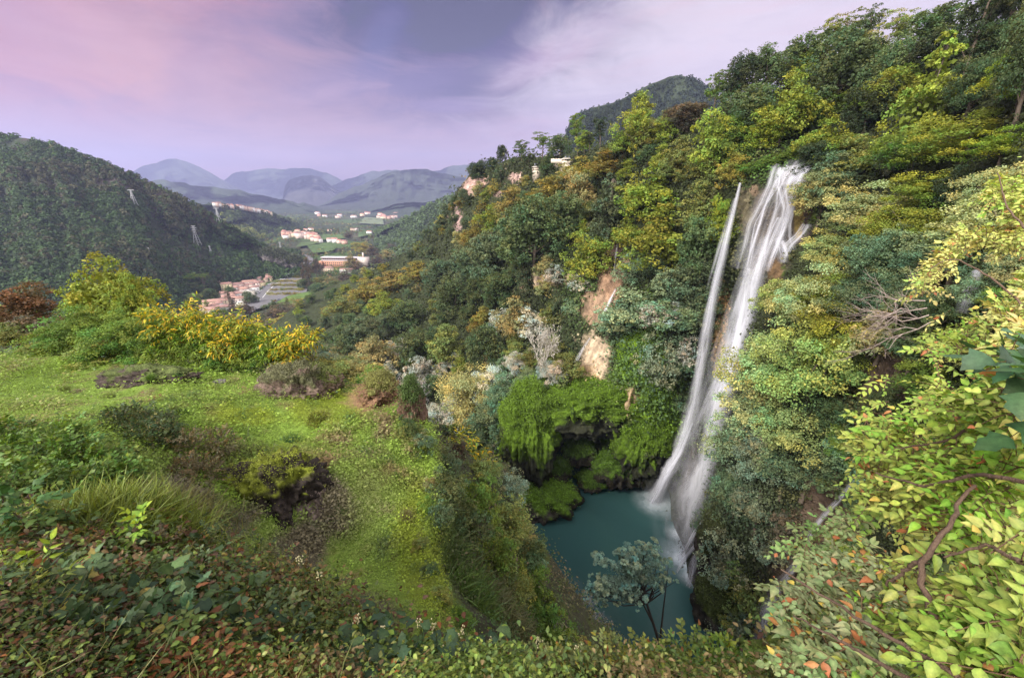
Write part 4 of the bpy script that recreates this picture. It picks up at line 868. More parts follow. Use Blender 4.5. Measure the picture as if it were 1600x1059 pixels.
# ================================================================ rocks
ROCKS = []
def rock(label, c, rad, colr, top=None, seed=0, amp=.45, fr=1.4, n=60, mat=None, name='boulder', group=None, thr_=.15):
    P_ = ellipsoid((0, 0, 0), (1, 1, 1), n); D_ = P_[:, :-1]
    q = D_ * fr + seed * 3.1; k = 1 + amp * fbm(q, 1.0, 6, seed) + amp * .9 * fbm(q * [1, 1, .5], 2.0, 5, seed + 5, True) + amp * .3 * fbm(q, 6.0, 3, seed + 8, True); P_[:, :-1] = D_ * k[..., None]; P_[:, -1] = P_[:, 0]; P_[0] = P_[0].mean(0); P_[-1] = P_[-1].mean(0)
    P_ = P_ * np.array(rad) + np.array(c)
    dz = np.gradient(P_[..., 2], axis=0); up = np.clip(D_[..., 2], -1, 1); up = np.concatenate([up, up[:, :1]], 1)
    cc = np.ones(P_.shape) * np.array(colr) * (1 + .5 * fbm(P_ / max(rad), 5, 4, seed))[..., None]
    if top is not None: cc = blend(cc, (up + .9 * fbm(P_ / max(rad), 3, 4, seed + 2) - thr_) * 4, top)
    cc = cc * (1 + .75 * fbm(P_ * [1, 1, .35] / max(rad), 7, 4, seed + 20))[..., None]
    o = mesh(name, P_.reshape(-1, 3), grid_faces(*P_.shape[:2]), mat or M_ROCK, smooth=True, col=cc.reshape(-1, 3)); tag(o, label, 'rock', group)
    if top is not None: ROCKS.append((P_, o, top))
    return o
def wpt(px, py, Y): return W(px, py, Y)
MOSS = (.09, .16, .015)
rock('large moss-topped boulder jutting into the pool with a dark wet underside', wpt(852, 782, 91), (7.5, 6.5, 4.6), (.03,.026,.02), MOSS, 3, .42, thr_=.35)
rock('mossy boulder beside the dark cave mouth', wpt(905, 706, 101), (4.2, 3, 3.0), (.035,.03,.02), (.05,.09,.012), 4, .5, group='boulders at the cave mouth')
rock('lower mossy boulder just above the pool', wpt(925, 752, 98), (3.6, 3, 2.2), (.035,.03,.02), (.06,.11,.012), 5, .5, group='boulders at the cave mouth')
rock('mossy lump at the left side of the cave', wpt(868, 735, 97), (3.2, 3, 3.0), (.035,.03,.02), (.05,.09,.012), 6, .5, group='boulders at the cave mouth')
rock('flat mossy rock bulging above the pool at the right of the cave', wpt(965, 735, 97), (6, 4, 4.5), (.035,.03,.02), (.06,.11,.012), 7, .5, group='boulders at the cave mouth')
rock('dark wet rock at the foot of the main falls', wpt(1120, 850, 63), (3.4, 3, 6.5), (.05,.04,.035), (.05,.06,.02), 8, .4)
rock('dark wet rock under the right bank of the pool', wpt(1116, 945, 58), (3.4, 3, 5.5), (.045,.04,.03), (.06,.08,.02), 9, .4)
for q_ in [('great green mossy rock overhanging the cave above the pool', (918, 640, 99.5), (13, 6, 6), 31, 'mossy_cliff'), ('tall mossy buttress at the left of the cave', (826, 682, 97), (6, 6.5, 12.5), 32, 'mossy_cliff'), ('mossy rock shoulder between the cave and the thin waterfall', (1000, 698, 97), (6.5, 5, 9), 33, 'mossy_cliff')]:
    rock(q_[0], wpt(*q_[1]), q_[2], (.03,.032,.018), (.085,.145,.012), q_[3], .5, 1.7, 120, name=q_[4], thr_=-.2)
# broken ground on the terrace
def grock(label, px, py, Y, rad, colr, top, seed, amp=.4, dz=0, **k):
    p = wpt(px, py, Y); p = p + np.array([0, 0, dz]); return rock(label, p, rad, colr, top, seed, amp, 1.7, 90, M_CRAG, 'rock_outcrop', **{'thr_': .6, **k})
grock('dark hollowed crag with yellow-green moss on top in the middle of the terrace', 438, 776, 8.0, (.95,.7,.85), (.035,.027,.022), (.13,.15,.015), 11, .5, thr_=.95)  # near-black rock colour stands in for the shade inside its hollow
grock('pinkish stony lump leaning on the dark crag', 490, 795, 7.9, (.35,.35,.65), (.17,.13,.11), None, 12, .35)
grock('crumbling brown rock face at the far edge of the terrace', 462, 612, 13.6, (.95,.6,.85), (.15,.105,.085), (.10,.10,.05), 13, .55)
grock('small brown rock face right of the crumbling one', 500, 600, 14.1, (.7,.5,.55), (.17,.12,.09), (.10,.12,.03), 14, .5)
grock('low dark rock ledge half sunk in the turf', 226, 594, 13.8, (1.35,.55,.42), (.06,.045,.038), (.08,.10,.03), 15, .5)
grock('pale stone lying on the upper turf', 420, 592, 14.4, (.38,.25,.14), (.2,.16,.15), None, 16, .3)
grock('little grey stone on the upper turf', 343, 598, 14.6, (.22,.18,.12), (.22,.2,.19), None, 17, .3)
grock('grey stones in the grass by the left shrubs', 92, 662, 10.6, (.42,.3,.16), (.14,.12,.12), None, 18, .4)
grock('reddish stone at the left edge of the turf', 12, 652, 11.5, (.35,.3,.16), (.16,.09,.07), None, 19, .4)
grock('small brown stone in the middle of the turf', 408, 686, 10.4, (.28,.2,.12), (.15,.10,.07), None, 20, .4)
grock('reddish earth bank at the right end of the terrace', 594, 612, 13.4, (.55,.6,.5), (.2,.115,.07), (.14,.14,.04), 21, .5)
grock('ivy-hung crag on the terrace edge above the gorge', 645, 645, 12.0, (.35,.5,.85), (.12,.075,.05), (.05,.08,.02), 22, .5)
grock('mossy tuft-topped stone on the terrace edge', 497, 668, 11.2, (.3,.35,.35), (.08,.06,.04), (.15,.17,.02), 23, .4)

# ================================================================ valley town, roads, cars
MW = plain('plaster', (1, 1, 1), .85, .2, noise=.08, nscale=.3); MR = plain('roof_tiles', (1, 1, 1), .85, .2, noise=.3, nscale=.8); MD = plain('dark_glass', (.03, .035, .045), .3, .5)
M_AS = plain('asphalt', (.13, .125, .13), .85, .2, noise=.2, nscale=.1); M_CON = plain('pale_paving', (.3, .28, .27), .85, .2, noise=.2, nscale=.2); M_CAR = plain('car_paint', (1, 1, 1), .3, .5, noise=0)
M_WHITE = plain('road_paint', (.7, .7, .68), .7)
NAMED = []     # (obj, px, label) made unique at the end
def roofmesh(w, d, h, over=.5):
    w, d = w / 2 + over, d / 2 + over; t = .35
    V = np.array([[-w, -d, 0], [w, -d, 0], [w, d, 0], [-w, d, 0], [-w, 0, h], [w, 0, h], [-w, -d, -t], [w, -d, -t], [w, d, -t], [-w, d, -t]])
    return V, [np.array([[0, 1, 5, 4], [2, 3, 4, 5], [9, 8, 7, 6], [0, 6, 7, 1], [2, 8, 9, 3]]), np.array([[1, 2, 5], [3, 0, 4]])]
def house(p, w, d, h, rz, wall, roof, label, px, flat=False, wins=True, name='house', rh=None, group='houses of the valley town', cat='house', nw=None):
    e = empty(name, tuple(p), None, cat, group); e.rotation_euler = (0, 0, rz)
    g = Geo(); g.box((0, 0, h / 2 - 3), (w, d, h + 6)); g.box((0, 0, h * .02), (w + .3, d + .3, .8)); o = g.build('wall', MW, e); o.color = (*wall, 1)
    g = Geo()
    if flat: g.box((0, 0, h + .25), (w + .8, d + .8, .5)); g.box((w * .2, 0, h + .9), (w * .2, d * .3, .9))
    else: V, Fs = roofmesh(w, d, rh or d * .22); g.add(V + [0, 0, h + .02], Fs)
    o = g.build('roof', MR, e); o.color = (*roof, 1)
    if not flat and wins: g = Geo(); g.box((w * .25, d * .12, h + (rh or d * .22) * .9), (.9, .9, 2.0)); c_ = g.build('chimney', MW, o); c_.color = (.3, .2, .16, 1)
    if wins:
        nf = max(1, int(h / 3.2)); nn_ = nw or max(2, min(6, int(w / 4))); g = Geo(); g.box((0, 0, 0), (1.3, .24, 1.7)); wm = g.build('window', MD, e); first = True
        for f_ in range(nf):
            for k in range(nn_):
                for sy in ((-1,) if nn_ > 4 else (-1,)):
                    ww = wm if first else wm.copy()
                    if not first: COL.objects.link(ww)
                    first = False; ww.location = (-w / 2 + (k + .5) * w / nn_, sy * (d / 2), 1.8 + f_ * (h - 1) / nf); ww.parent = e
    NAMED.append((e, px, label)); return e
def vh(px, py, wpx, hpx, dep, deg_, wall, roof, label, **k): return vh0(px, py, wpx * (.78 if wpx > 12 and wpx < 26 else 1), hpx * .85, dep * .85, deg_, wall, roof, label, **k)
def vh0(px, py, wpx, hpx, dep, deg, wall, roof, label, **k):
    p = VZ(px, py); m = pxw(px, py, p[1]); return house(p, wpx * m, dep, hpx * m, math.radians(deg), wall, roof, label, px, **k)
CR, CRD = (.36,.21,.17), (.27,.16,.14); CWH, CYL, CPK, CGR, COC = (.74,.71,.68), (.70,.58,.36), (.66,.52,.46), (.45,.43,.43), (.62,.5,.36)
for a in [(356,452,17,11,12,10,CYL,CR,'yellow two-storey house with a red tiled roof'),(340,448,9,9,10,0,CWH,CRD,'small white house with a red roof beside the cypresses'),
          (374,450,18,8,14,28,CPK,CRD,'pink house with a dark red roof'),(391,446,24,8,13,32,CPK,CR,'long pink house with a red roof along the road'),(404,437,22,7,12,35,COC,CR,'ochre row house with a red roof'),
          (420,436,24,7,14,36,COC,CR,'ochre row house with a red roof'),(402,431,18,6,12,10,CWH,CR,'low white house with a red roof'),(412,428,14,6,12,20,CPK,(.5,.08,.08),'house with a bright red roof'),
          (377,462,20,6,16,30,CGR,CRD,'grey shed with a dark red roof'),(372,470,22,6,14,34,CPK,CR,'pink house with a red roof near the cypresses'),(338,476,32,8,14,30,COC,CR,'long low house with a sloping red roof'),
          (352,484,26,7,14,24,CGR,CRD,'long grey house with a brown roof'),(332,488,20,7,14,20,CPK,CR,'pink house with a red roof above the yellow shrubs'),(322,484,16,7,12,14,COC,CR,'ochre house at the left end of town'),
          (398,453,16,6,10,35,CWH,CRD,'white house with a dark roof by the street'),(432,428,14,5,12,35,CWH,CR,'white house with a red roof up the street'),(446,425,14,5,12,38,CPK,CR,'pink house at the far end of the street'),
          (460,412,30,4,14,25,CWH,CRD,'long low white shed with a dark red roof at the road bend')]:
    vh(*a)
r = np.random.default_rng(44)
for k in range(52):
    t_ = r.random(); px = 326 + 122 * t_ + r.uniform(-5, 5); py = 488 - 62 * t_ - r.uniform(0, 14) * (1 - .5 * t_)
    vh0(px, py, r.uniform(6, 11) * (1 - .25 * t_), r.uniform(4.5, 7) * (1 - .25 * t_), r.uniform(8, 12), r.uniform(-10, 45), [CWH, CPK, COC, CYL, (.7,.6,.52)][r.integers(0, 5)], [CR, CRD][r.integers(0, 2)], 'small house packed among the roofs of the valley town', nw=2)
vh(386,461,25,8,14,4,(.78,.72,.58),(.5,.48,.44),'cream flat-roofed building with small square windows', flat=True, group='flat-roofed buildings of the town')
vh(430,424,18,5,14,4,(.75,.73,.74),(.55,.5,.5),'white flat-roofed building at the far end of the street', flat=True, group='flat-roofed buildings of the town')
vh(433,432,20,5,12,36,(.4,.5,.68),(.35,.42,.6),'low pale blue flat-roofed building', flat=True, group='flat-roofed buildings of the town')
vh(452,433,16,6,8,40,(.45,.48,.52),(.35,.35,.38),'grey-blue flat-roofed building on the street', flat=True, group='flat-roofed buildings of the town')
vh(378,474,22,3,10,5,(.72,.68,.58),(.45,.43,.4),'low cream wall building under the cream block', flat=True, group='flat-roofed buildings of the town')
# old mill with rows of arched windows
p = VZ(536, 415); m_ = pxw(536, 415, p[1]); e = empty('factory', tuple(p), 'long brick factory with a pale roof in the middle of the valley', 'factory'); e.rotation_euler = (0, 0, math.radians(-3))
g = Geo(); g.box((0, 0, 4), (62 * m_, 20, 8 + 10)); g.box((-31 * m_, -3, 3), (6, 28, 18)); o = g.build('lower_wall', MW, e); o.color = (.50,.26,.17,1)
g = Geo(); g.box((0, 3, 16), (62 * m_, 16, 6)); o = g.build('upper_wall', MW, e); o.color = (.30,.2,.17,1)
g = Geo(); g.box((0, 2, 19.4), (64 * m_, 20, .9)); g.box((0, -5, 13.2), (62 * m_, 12, .5)); o = g.build('roof', MR, e); o.color = (.62,.58,.6,1)
g = Geo(); g.box((34 * m_, 0, 9), (13 * m_, 22, 20)); g.box((34 * m_, 0, 24), (3, 3, 12)); o = g.build('tower', MW, e); o.color = (.6,.5,.44,1)
g = Geo(); g.box((0, 0, 0), (2.2, .4, 3.0)); t = np.linspace(0, math.pi, 8); wm = g.build('window', MD, e); first = True
for row, (y_, z_, n_) in enumerate([(-5.05, 16, 20), (-10.05, 8, 18), (-10.05, 3.2, 18)]):
    for k in range(n_):
        ww = wm if first else wm.copy()
        if not first: COL.objects.link(ww)
        first = False; ww.location = ((k + .5 - n_ / 2) * 58 * m_ / n_, y_, z_); ww.parent = e
vh(512,423,22,6,12,-5,COC,CRD,'brown outbuilding in front of the long factory', group='buildings by the factory'); vh(545,424,26,4,12,-4,CWH,CRD,'low white wall building in front of the long factory', group='buildings by the factory')
# hilltop village, the mid village and the far settlements
def on_grid(Pg, px, py):
    a, b_, d = PX(Pg); q = (a - px) ** 2 + (b_ - py) ** 2; q = np.where(d > 1, q, 1e9); k = np.argmin(q); return Pg.reshape(-1, 3)[k]
r = np.random.default_rng(5)
def smallhouses(n, posfn, size, label, group, hh=(5, 9)):
    for k in range(n):
        px, p = posfn(k); wl_ = [CWH, CPK, COC, (.66,.5,.42), (.6,.36,.28)][r.integers(0, 5)]
        house(p, size * r.uniform(.8, 1.7), size * r.uniform(.7, 1.1), r.uniform(*hh), math.radians(r.uniform(-35, 35)), wl_, [CR, CRD, (.42,.2,.16)][r.integers(0, 3)], label, px, wins=False, group=group)
def pv(k):
    px = r.uniform(342, 430) if k > 6 else r.uniform(338, 360); py = np.interp(px, [338, 355, 385, 405, 430], [317, 320, 318, 325, 334]) + r.uniform(-3.5, 5); p = on_grid(HVP[:60], px, py).copy(); p[1] -= 5; return px, p + [0, 0, 2]
smallhouses(54, pv, 9, 'small house clustered in the hilltop village', 'houses of the hilltop village', (7, 13))
def pm(k):
    px = r.uniform(438, 500); py = np.interp(px, [438, 460, 480, 500], [372, 369, 371, 377]) + r.uniform(-5, 3); p = VZ(px, py); return px, p
smallhouses(34, pm, 14, 'pale house in the village beyond the road bend', 'houses of the village beyond the bend', (10, 18))
def pf(k):
    px, py = [(516,377),(524,378),(532,379),(540,380),(484,361),(490,361),(517,363),(552,361),(558,360),(579,366),(572,333),(480,362)][k % 12]; return px, VZ(px + r.uniform(-2, 2), py)
smallhouses(12, pf, 14, 'lone pale farmhouse out on the valley floor', 'farmhouses on the valley floor', (8, 12))
def pff(k): px = r.uniform(495, 620); return px, VZ(px, r.uniform(334, 342))
smallhouses(18, pff, 26, 'tiny white house of the distant hazy settlement', 'houses of the distant settlement', (10, 18))
# roads
def strip(name, pts, wid, mat, dz, colr=(1, 1, 1)):
    C = np.array([VZ(a, b_, dz) for a, b_ in pts]); C, _ = spline(C, 40); T = norm(np.gradient(C, axis=0)); s = np.stack([T[:, 1], -T[:, 0], 0 * T[:, 0]], -1); w = np.interp(np.linspace(0, 1, 40), np.linspace(0, 1, len(wid)), wid)[:, None]
    V = np.stack([C - s * w / 2, C + s * w / 2], 1).reshape(-1, 3); f = [[2 * i, 2 * i + 1, 2 * i + 3, 2 * i + 2] for i in range(39)]
    o = mesh(name, V, np.array(f), mat); tag(o, kind='structure'); return o
strip('road', [(392,482),(405,470),(415,458),(424,446),(438,438),(455,428),(468,420),(478,414),(486,408),(484,402),(478,398)], [26,24,22,18,18,18,16,14,14,12,12], M_AS, .5)
strip('road', [(400,482),(430,474),(450,466),(470,458),(490,456)], [8,7,7,7,7], M_AS, .56)
strip('road', [(345,505),(372,496),(384,490),(392,482)], [12,12,14,18], M_AS, .54)
def vpoly(name, pts, dz, mat):
    P_ = np.array([VZ(a, b_, dz) for a, b_ in pts]); o = mesh(name, P_, [[list(range(len(P_)))]], mat); tag(o, kind='structure')
vpoly('parking_lot', [(398,484),(440,474),(478,458),(486,440),(452,426),(424,446),(410,464)], .44, M_AS)
for q in range(4): strip('pavement', [(424 + q * 4, 461 - q * 6.5), (474 + q * 1, 460 - q * 6.5)], [3, 3], M_CON, .62)
strip('road_marking', [(405,472),(418,456),(432,443),(455,430),(470,420)], [.8,.8,.8], M_WHITE, .6)
# cars
def make_car():
    e = empty('parked_car', (0, 0, 0), None, 'car', 'cars parked in the valley town')
    g = Geo(); V = np.array([[-2.2, -.85, .3], [2.2, -.85, .3], [2.2, .85, .3], [-2.2, .85, .3], [-2.15, -.8, .95], [2.0, -.8, .85], [2.0, .8, .85], [-2.15, .8, .95]]); g.add(V, [[0, 3, 2, 1], [4, 5, 6, 7], [0, 1, 5, 4], [1, 2, 6, 5], [2, 3, 7, 6], [3, 0, 4, 7]]); bd = g.build('body', M_CAR, e)
    g = Geo(); V = np.array([[-1.8, -.75, .9], [1.1, -.75, .88], [1.1, .75, .88], [-1.8, .75, .9], [-1.3, -.6, 1.45], [.4, -.6, 1.45], [.4, .6, 1.45], [-1.3, .6, 1.45]]); g.add(V, [[4, 5, 6, 7], [0, 1, 5, 4], [1, 2, 6, 5], [2, 3, 7, 6], [3, 0, 4, 7]]); g.build('windows', MD, e)
    for x in (-1.35, 1.35):
        for y in (-.8, .8):
            g = Geo(); g.tube([(x, y - .1, .33), (x, y + .1, .33)], .33, 8); g.build('wheel', MD, e)
    return e
car0 = None
for px, py, colr, nm_ in [(430,471,(.6,.02,.03),'red'),(409,452,(.05,.05,.06),'black'),(407,455,(.6,.6,.62),'silver'),(432,434,(.1,.12,.2),'dark blue'),(438,431,(.5,.5,.52),'silver'),(445,428,(.1,.1,.11),'black'),(452,427,(.7,.7,.7),'white'),(458,422,(.5,.05,.05),'dark red'),(463,420,(.7,.7,.7),'white'),(440,437,(.7,.7,.7),'white'),(404,458,(.7,.7,.7),'white'),(418,447,(.25,.25,.27),'grey'),(421,445,(.7,.7,.72),'white'),(436,469,(.2,.22,.25),'grey'),(349,474,(.6,.6,.6),'silver'),(402,445,(.08,.08,.09),'black'),(412,449,(.08,.1,.2),'dark blue')]:
    if car0 is None: e = car0 = make_car(); kids = list(e.children) or [o for o in bpy.data.objects if o.parent == e]
    else:
        e = car0.copy(); COL.objects.link(e)
        for ch in kids: c_ = ch.copy(); COL.objects.link(c_); c_.parent = e
    p = VZ(px, py, .7); e.location = tuple(p); e.rotation_euler = (0, 0, r.uniform(.5, 1.4)); e.scale = (1.15,) * 3
    for o in [o for o in bpy.data.objects if o.parent == e and o.name.startswith('body')]: o.color = (*colr, 1)
    NAMED.append((e, px, nm_ + ' car parked by the street of the valley town'))
# pylons on the hill
M_STEEL = plain('galvanised_steel', (.36, .36, .37), .6, .4, noise=.05)
def pylon(Pg, px, py, hpx, label, arms=3, thin=False, k=.5):
    p = on_grid(Pg, px, py).copy(); m = pxw(px, py, p[1]); H = hpx * m; e = empty('power_pylon', tuple(p), label, 'pylon', 'pylons on the dark hill'); R_ = m * k
    g = Geo(); b0, b1 = H * .13, H * .035
    for sx_ in (-1, 1):
        for sy in (-1, 1): g.tube([(sx_ * b0, sy * b0, -3), (sx_ * b1, sy * b1, H * .75), (sx_ * b1 * .6, sy * b1 * .6, H)], R_ * .8, 4)
    for q in range(6):
        z0, z1 = H * q / 7, H * (q + 1) / 7; w0, w1 = b0 + (b1 - b0) * min(1, z0 / H / .75), b0 + (b1 - b0) * min(1, z1 / H / .75)
        for sy in (-1, 1): g.tube([(-w0, sy * w0, z0), (w1, sy * w1, z1)], R_ * .45, 3); g.tube([(w0, sy * w0, z0), (-w1, sy * w1, z1)], R_ * .45, 3)
    g.build('lattice_mast', M_STEEL, e)
    for q in range(arms):
        z = H * (.98 - q * .1); g = Geo(); L_ = H * (.22 if arms == 1 else (.13 + .03 * (q == 1))); g.tube([(-L_, 0, z), (0, 0, z + H * .015), (L_, 0, z)], R_ * .9, 4)
        g.build('crossarm', M_STEEL, e)
pylon(LHP, 212, 322, 24, 'steel lattice pylon high on the middle of the dark hill', 1); pylon(LHP, 308, 381, 27, 'slim steel pylon lower on the dark hill', 3, k=.42); pylon(LHP, 344, 343, 18, 'steel pylon near the right-hand shoulder of the dark hill', 1)
pylon(LHP, 235, 399, 11, 'small pylon near the foot of the dark hill', 2, k=.3); pylon(LHP, 331, 396, 12, 'small pylon at the right foot of the dark hill', 2, k=.3); pylon(LHP, 438, 388, 12, 'small pylon above the quarry cliff', 2, k=.3); pylon(LHP, 281, 373, 9, 'tiny pylon between the two larger ones', 2, k=.3)
for k, (px, py, rx, rz_, lb) in enumerate([(424,400,13,10,'pinkish grey crag at the foot of the dark hill, leftmost by the road'),(438,404,14,11,'grey crag second from left at the foot of the dark hill'),(452,409,11,9,'grey rock face in the middle of the quarry crags by the road'),(463,411,9,8,'pale rock shoulder where the road bends'),(410,396,9,7,'small crag half hidden by trees above the town')]):
    rock(lb, on_grid(LHP, px, py) - [0, 4, 1], (rx, 7, rz_), (.17,.15,.145), (.05,.06,.03), 40 + k, .5, name='crag', group='crags by the valley road', thr_=.75)
# two low buildings on the headland
for px, py, w, h, dd, lb in [(885, 249, 20, 5.5, 7, 'low beige building on the headland cliff among the oaks'), (838, 259, 13, 3, 5, 'low wall building tucked under the headland trees')]:
    Yv = math.exp(float(rh_depth(np.array([px * 1.]), np.array([py + 2.]))[0])); m = pxw(px, py, Yv) ; house(W(px, py + 3, Yv) + [0, -3, -1], w * m * .8, dd, h * m * .8, .15, (.5,.42,.34), (.5,.45,.4), lb, px, flat=True, group='low buildings on the headland', name='building', cat='building', nw=3)
p = W(880, 253, math.exp(float(rh_depth(np.array([880.]), np.array([256.]))[0]))); g = Geo(); g.box(tuple(p + [0, -4.5, 0]), (12, .5, 1.6), .1); [g.box(tuple(p + [x_, -4.85, .3]), (.3, .2, 1.4), .1) for x_ in (-5, -2.5, 0, 2.5, 5)]; o = g.build('parapet_wall', MW); o.color = (.6,.52,.44,1); tag(o, 'pale parapet wall running below the headland building', 'wall')

# ---------------------------------------------------------------- valley trees
def put_v(kind, px, py, w, h, colr, where, group=None):
    p = VZ(px, py, -1.0); m = pxw(px, py, p[1]); Wd = w * m * 1.1 * (2.6 if kind == 'column' else 1)
    return tree(kind, p, h * m * 1.05, Wd, colr, where, px=px, group=group)
for a in [('umbrella',300,462,38,34,'green'),('umbrella',322,460,34,32,'green'),('pine',312,464,30,24,'dark'),('cone',342,466,12,34,'vdark'),('cone',336,460,10,26,'vdark'),('oak',285,466,34,30,'dark'),('oak',362,462,16,16,'dark'),('oak',330,470,24,20,'dark'),
          ('broad',262,470,40,36,'olive'),('oak',305,476,26,18,'olive')]: put_v(*a, 'beside the left end of the valley town')
for k_ in range(12): put_v(['oak','broad','bush'][k_ % 3], 404 + k_ * 6, 420 + (k_ % 3) * 1.5, 9 + (k_ % 4) * 2, 7 + (k_ % 3) * 2, ['dark','olive','brown'][k_ % 3], 'at the foot of the quarry cliff')
for a in [('column',366,492,17,36,'brown'),('broad',387,494,22,24,'brown'),('oak',390,474,18,20,'dark'),('oak',400,473,12,12,'dark'),('bush',350,488,16,10,'dark'),('column',326,486,10,18,'olive'),('broad',345,497,24,18,'green'),('broad',378,485,20,12,'tan')]: put_v(*a, 'between the town and the terrace shrubs')
r = np.random.default_rng(9)
for row in range(5):
    for k in range(7):
        if row == 4 and k > 4: continue
        put_v('bush', 421 + row * 4 + k * 7.6 + r.uniform(-1.5, 1.5), 460 - row * 6.6 + r.uniform(-.6, .6), r.uniform(7.5, 11), r.uniform(4.5, 6.5), ['gold', 'olive', 'tan', 'gold'][r.integers(0, 4)], 'planted in rows on the parking lot', 'small trees of the parking lot')
for a in [('column',484,452,12,40,'brown'),('column',476,446,11,34,'brown'),('broad',495,430,24,26,'brown'),('column',483,425,14,22,'rust'),('broad',470,424,10,8,'dark'),('broad',500,448,26,18,'olive'),('broad',520,450,30,18,'tan'),('oak',478,450,26,16,'dark'),('oak',500,460,34,18,'dark'),
          ('oak',525,458,30,20,'dark'),('broad',540,446,34,22,'brown'),('broad',560,430,30,20,'brown'),('broad',548,418,24,20,'tan'),('broad',565,414,20,16,'gold'),('broad',570,396,26,18,'gold'),('broad',558,391,20,14,'gold'),('broad',582,402,24,18,'brown'),('oak',560,440,28,18,'blue'),('broad',590,415,24,18,'brown'),
          ('broad',605,405,24,16,'tan'),('broad',612,392,18,12,'brown'),('broad',545,374,16,12,'brown'),('oak',590,395,14,10,'dark'),('oak',448,424,6,10,'dark'),('oak',465,434,8,10,'dark'),('broad',505,414,12,8,'tan')]: put_v(*a, 'on the wooded valley floor past the parking lot')
for a in [('broad',440,500,60,26,'brown'),('broad',470,494,50,26,'tan'),('broad',470,480,40,18,'olive'),('column',452,486,8,22,'olive'),('broad',432,488,36,20,'dark'),('broad',500,480,44,22,'olive'),('bush',420,490,16,8,'dark'),('broad',455,512,50,26,'gold'),('broad',490,500,40,22,'brown')]: put_v(*a, 'on the valley floor behind the terrace shrubs')
def pwv(P_, px, py):
    ok = (P_[..., 1] > 330) * 1.0; n_ = fbm(P_, .006, 3, 77)
    ok = ok * (n_ > -.12) * np.clip(1.3 - P_[..., 1] / 4500, .05, 1); ok = ok * ~((px > 385) & (px < 492) & (py > 418) & (py < 486)); ok = ok * ~((px > 320) & (px < 460) & (py > 425) & (py < 500)); ok = ok * ~((px > 435) & (px < 530) & (py > 362) & (py < 400) & (n_ < .12)); ok = ok * ~((px > 500) & (px < 580) & (py > 400) & (py < 420))
    return ok * (px > 250) * (px < 720)
forest(V_, 6500, 10, ['brown', 'olive', 'dark', 'rust', 'dark', 'brown', 'tan', 'dark'], 15, label='mixed autumn woods and hedges on the valley floor', pw=pwv, lf=14, pat=.008)
_o1 = ['', 'first', 'second', 'third', 'fourth', 'fifth', 'sixth', 'seventh', 'eighth', 'ninth', 'tenth', 'eleventh', 'twelfth', 'thirteenth', 'fourteenth', 'fifteenth', 'sixteenth', 'seventeenth', 'eighteenth', 'nineteenth']
_t = {2: 'twent', 3: 'thirt', 4: 'fort', 5: 'fift', 6: 'sixt'}
def ordw(n): return _o1[n] if n < 20 else (_t[n // 10] + ('ieth' if n % 10 == 0 else 'y-' + _o1[n % 10]))
# ================================================================ near vegetation
def area_px(Pg):
    a, b_, d = PX(Pg); u = np.stack([np.diff(a, axis=1)[:-1], np.diff(b_, axis=1)[:-1]], -1); v = np.stack([np.diff(a, axis=0)[:, :-1], np.diff(b_, axis=0)[:, :-1]], -1)
    w = np.abs(u[..., 0] * v[..., 1] - u[..., 1] * v[..., 0]) * (d[:-1, :-1] > .4) * (a[:-1, :-1] > -120) * (a[:-1, :-1] < 1720) * (b_[:-1, :-1] < 1180)
    W_ = np.zeros(Pg.shape[:2]); W_[:-1, :-1] = w; return W_, a, b_, d
GW, GA, GB, GD = area_px(G)
onT = (dE < .15) & (G[..., 1] > 3.0) & (G[..., 1] < 26)
noT = np.clip(1.15 - 2.2 * np.maximum(g2(GA, GB, 600, 612, 40, 16), .5 * g2(GA, GB, 545, 632, 50, 14)) , .05, 1)
def turf_col(base, i, j):
    c = gc[i, j] * 1.55; n_ = fbm(base, .8, 3, 71)
    c = blend(c, (n_ - .05) * 3, (.17, .26, .03)); c = blend(c, (fbm(base, 2.1, 3, 72) - .25) * 4, (.06, .11, .03)); c = blend(c, (fbm(base, 1.3, 3, 73) - .35) * 5, (.20, .19, .08))
    q, w_ = GA[i, j], GB[i, j]; yy = np.clip(g2(q, w_, 650, 830, 34, 90) + .6 * g2(q, w_, 680, 930, 40, 60) + .5 * g2(q, w_, 420, 745, 40, 14), 0, 1) * (n_ > -.25); c = blend(c, yy * .6, (.20, .25, .015))
    dr = np.clip(g2(q, w_, 560, 800, 70, 60) * .7 + g2(q, w_, 470, 860, 60, 40), 0, 1); c = blend(c, dr * (n_ + .55), (.19, .17, .09)); return c
w = GW * onT * noT * np.clip(.55 + 1.3 * n, .2, 1)
g = Geo(); g.add(*(lambda q: (q[0], q[1], q[2]))(scatter_leaves(G, w, 30000, 2.3, turf_col, 21, 5, 1.6, .4, up=1.2, var=.12)))
q = scatter_leaves(G, w, 26000, 3.4, turf_col, 25, 4, 1.5, .5, (LEAF4[0] * [.35, 1.3, 1], LEAF4[1]), up=.2, var=.25); g.add(*q)
q = scatter_leaves(G, w * np.clip(n2 + .3, .02, 1), 9000, 4.2, turf_col, 22, 4, 1.2, .7, up=.7); g.add(*q)
o = g.build('short_grass', M_LEAFN); tag(o, 'short clover and grass turf covering the bright green terrace', 'grass', kind='stuff')
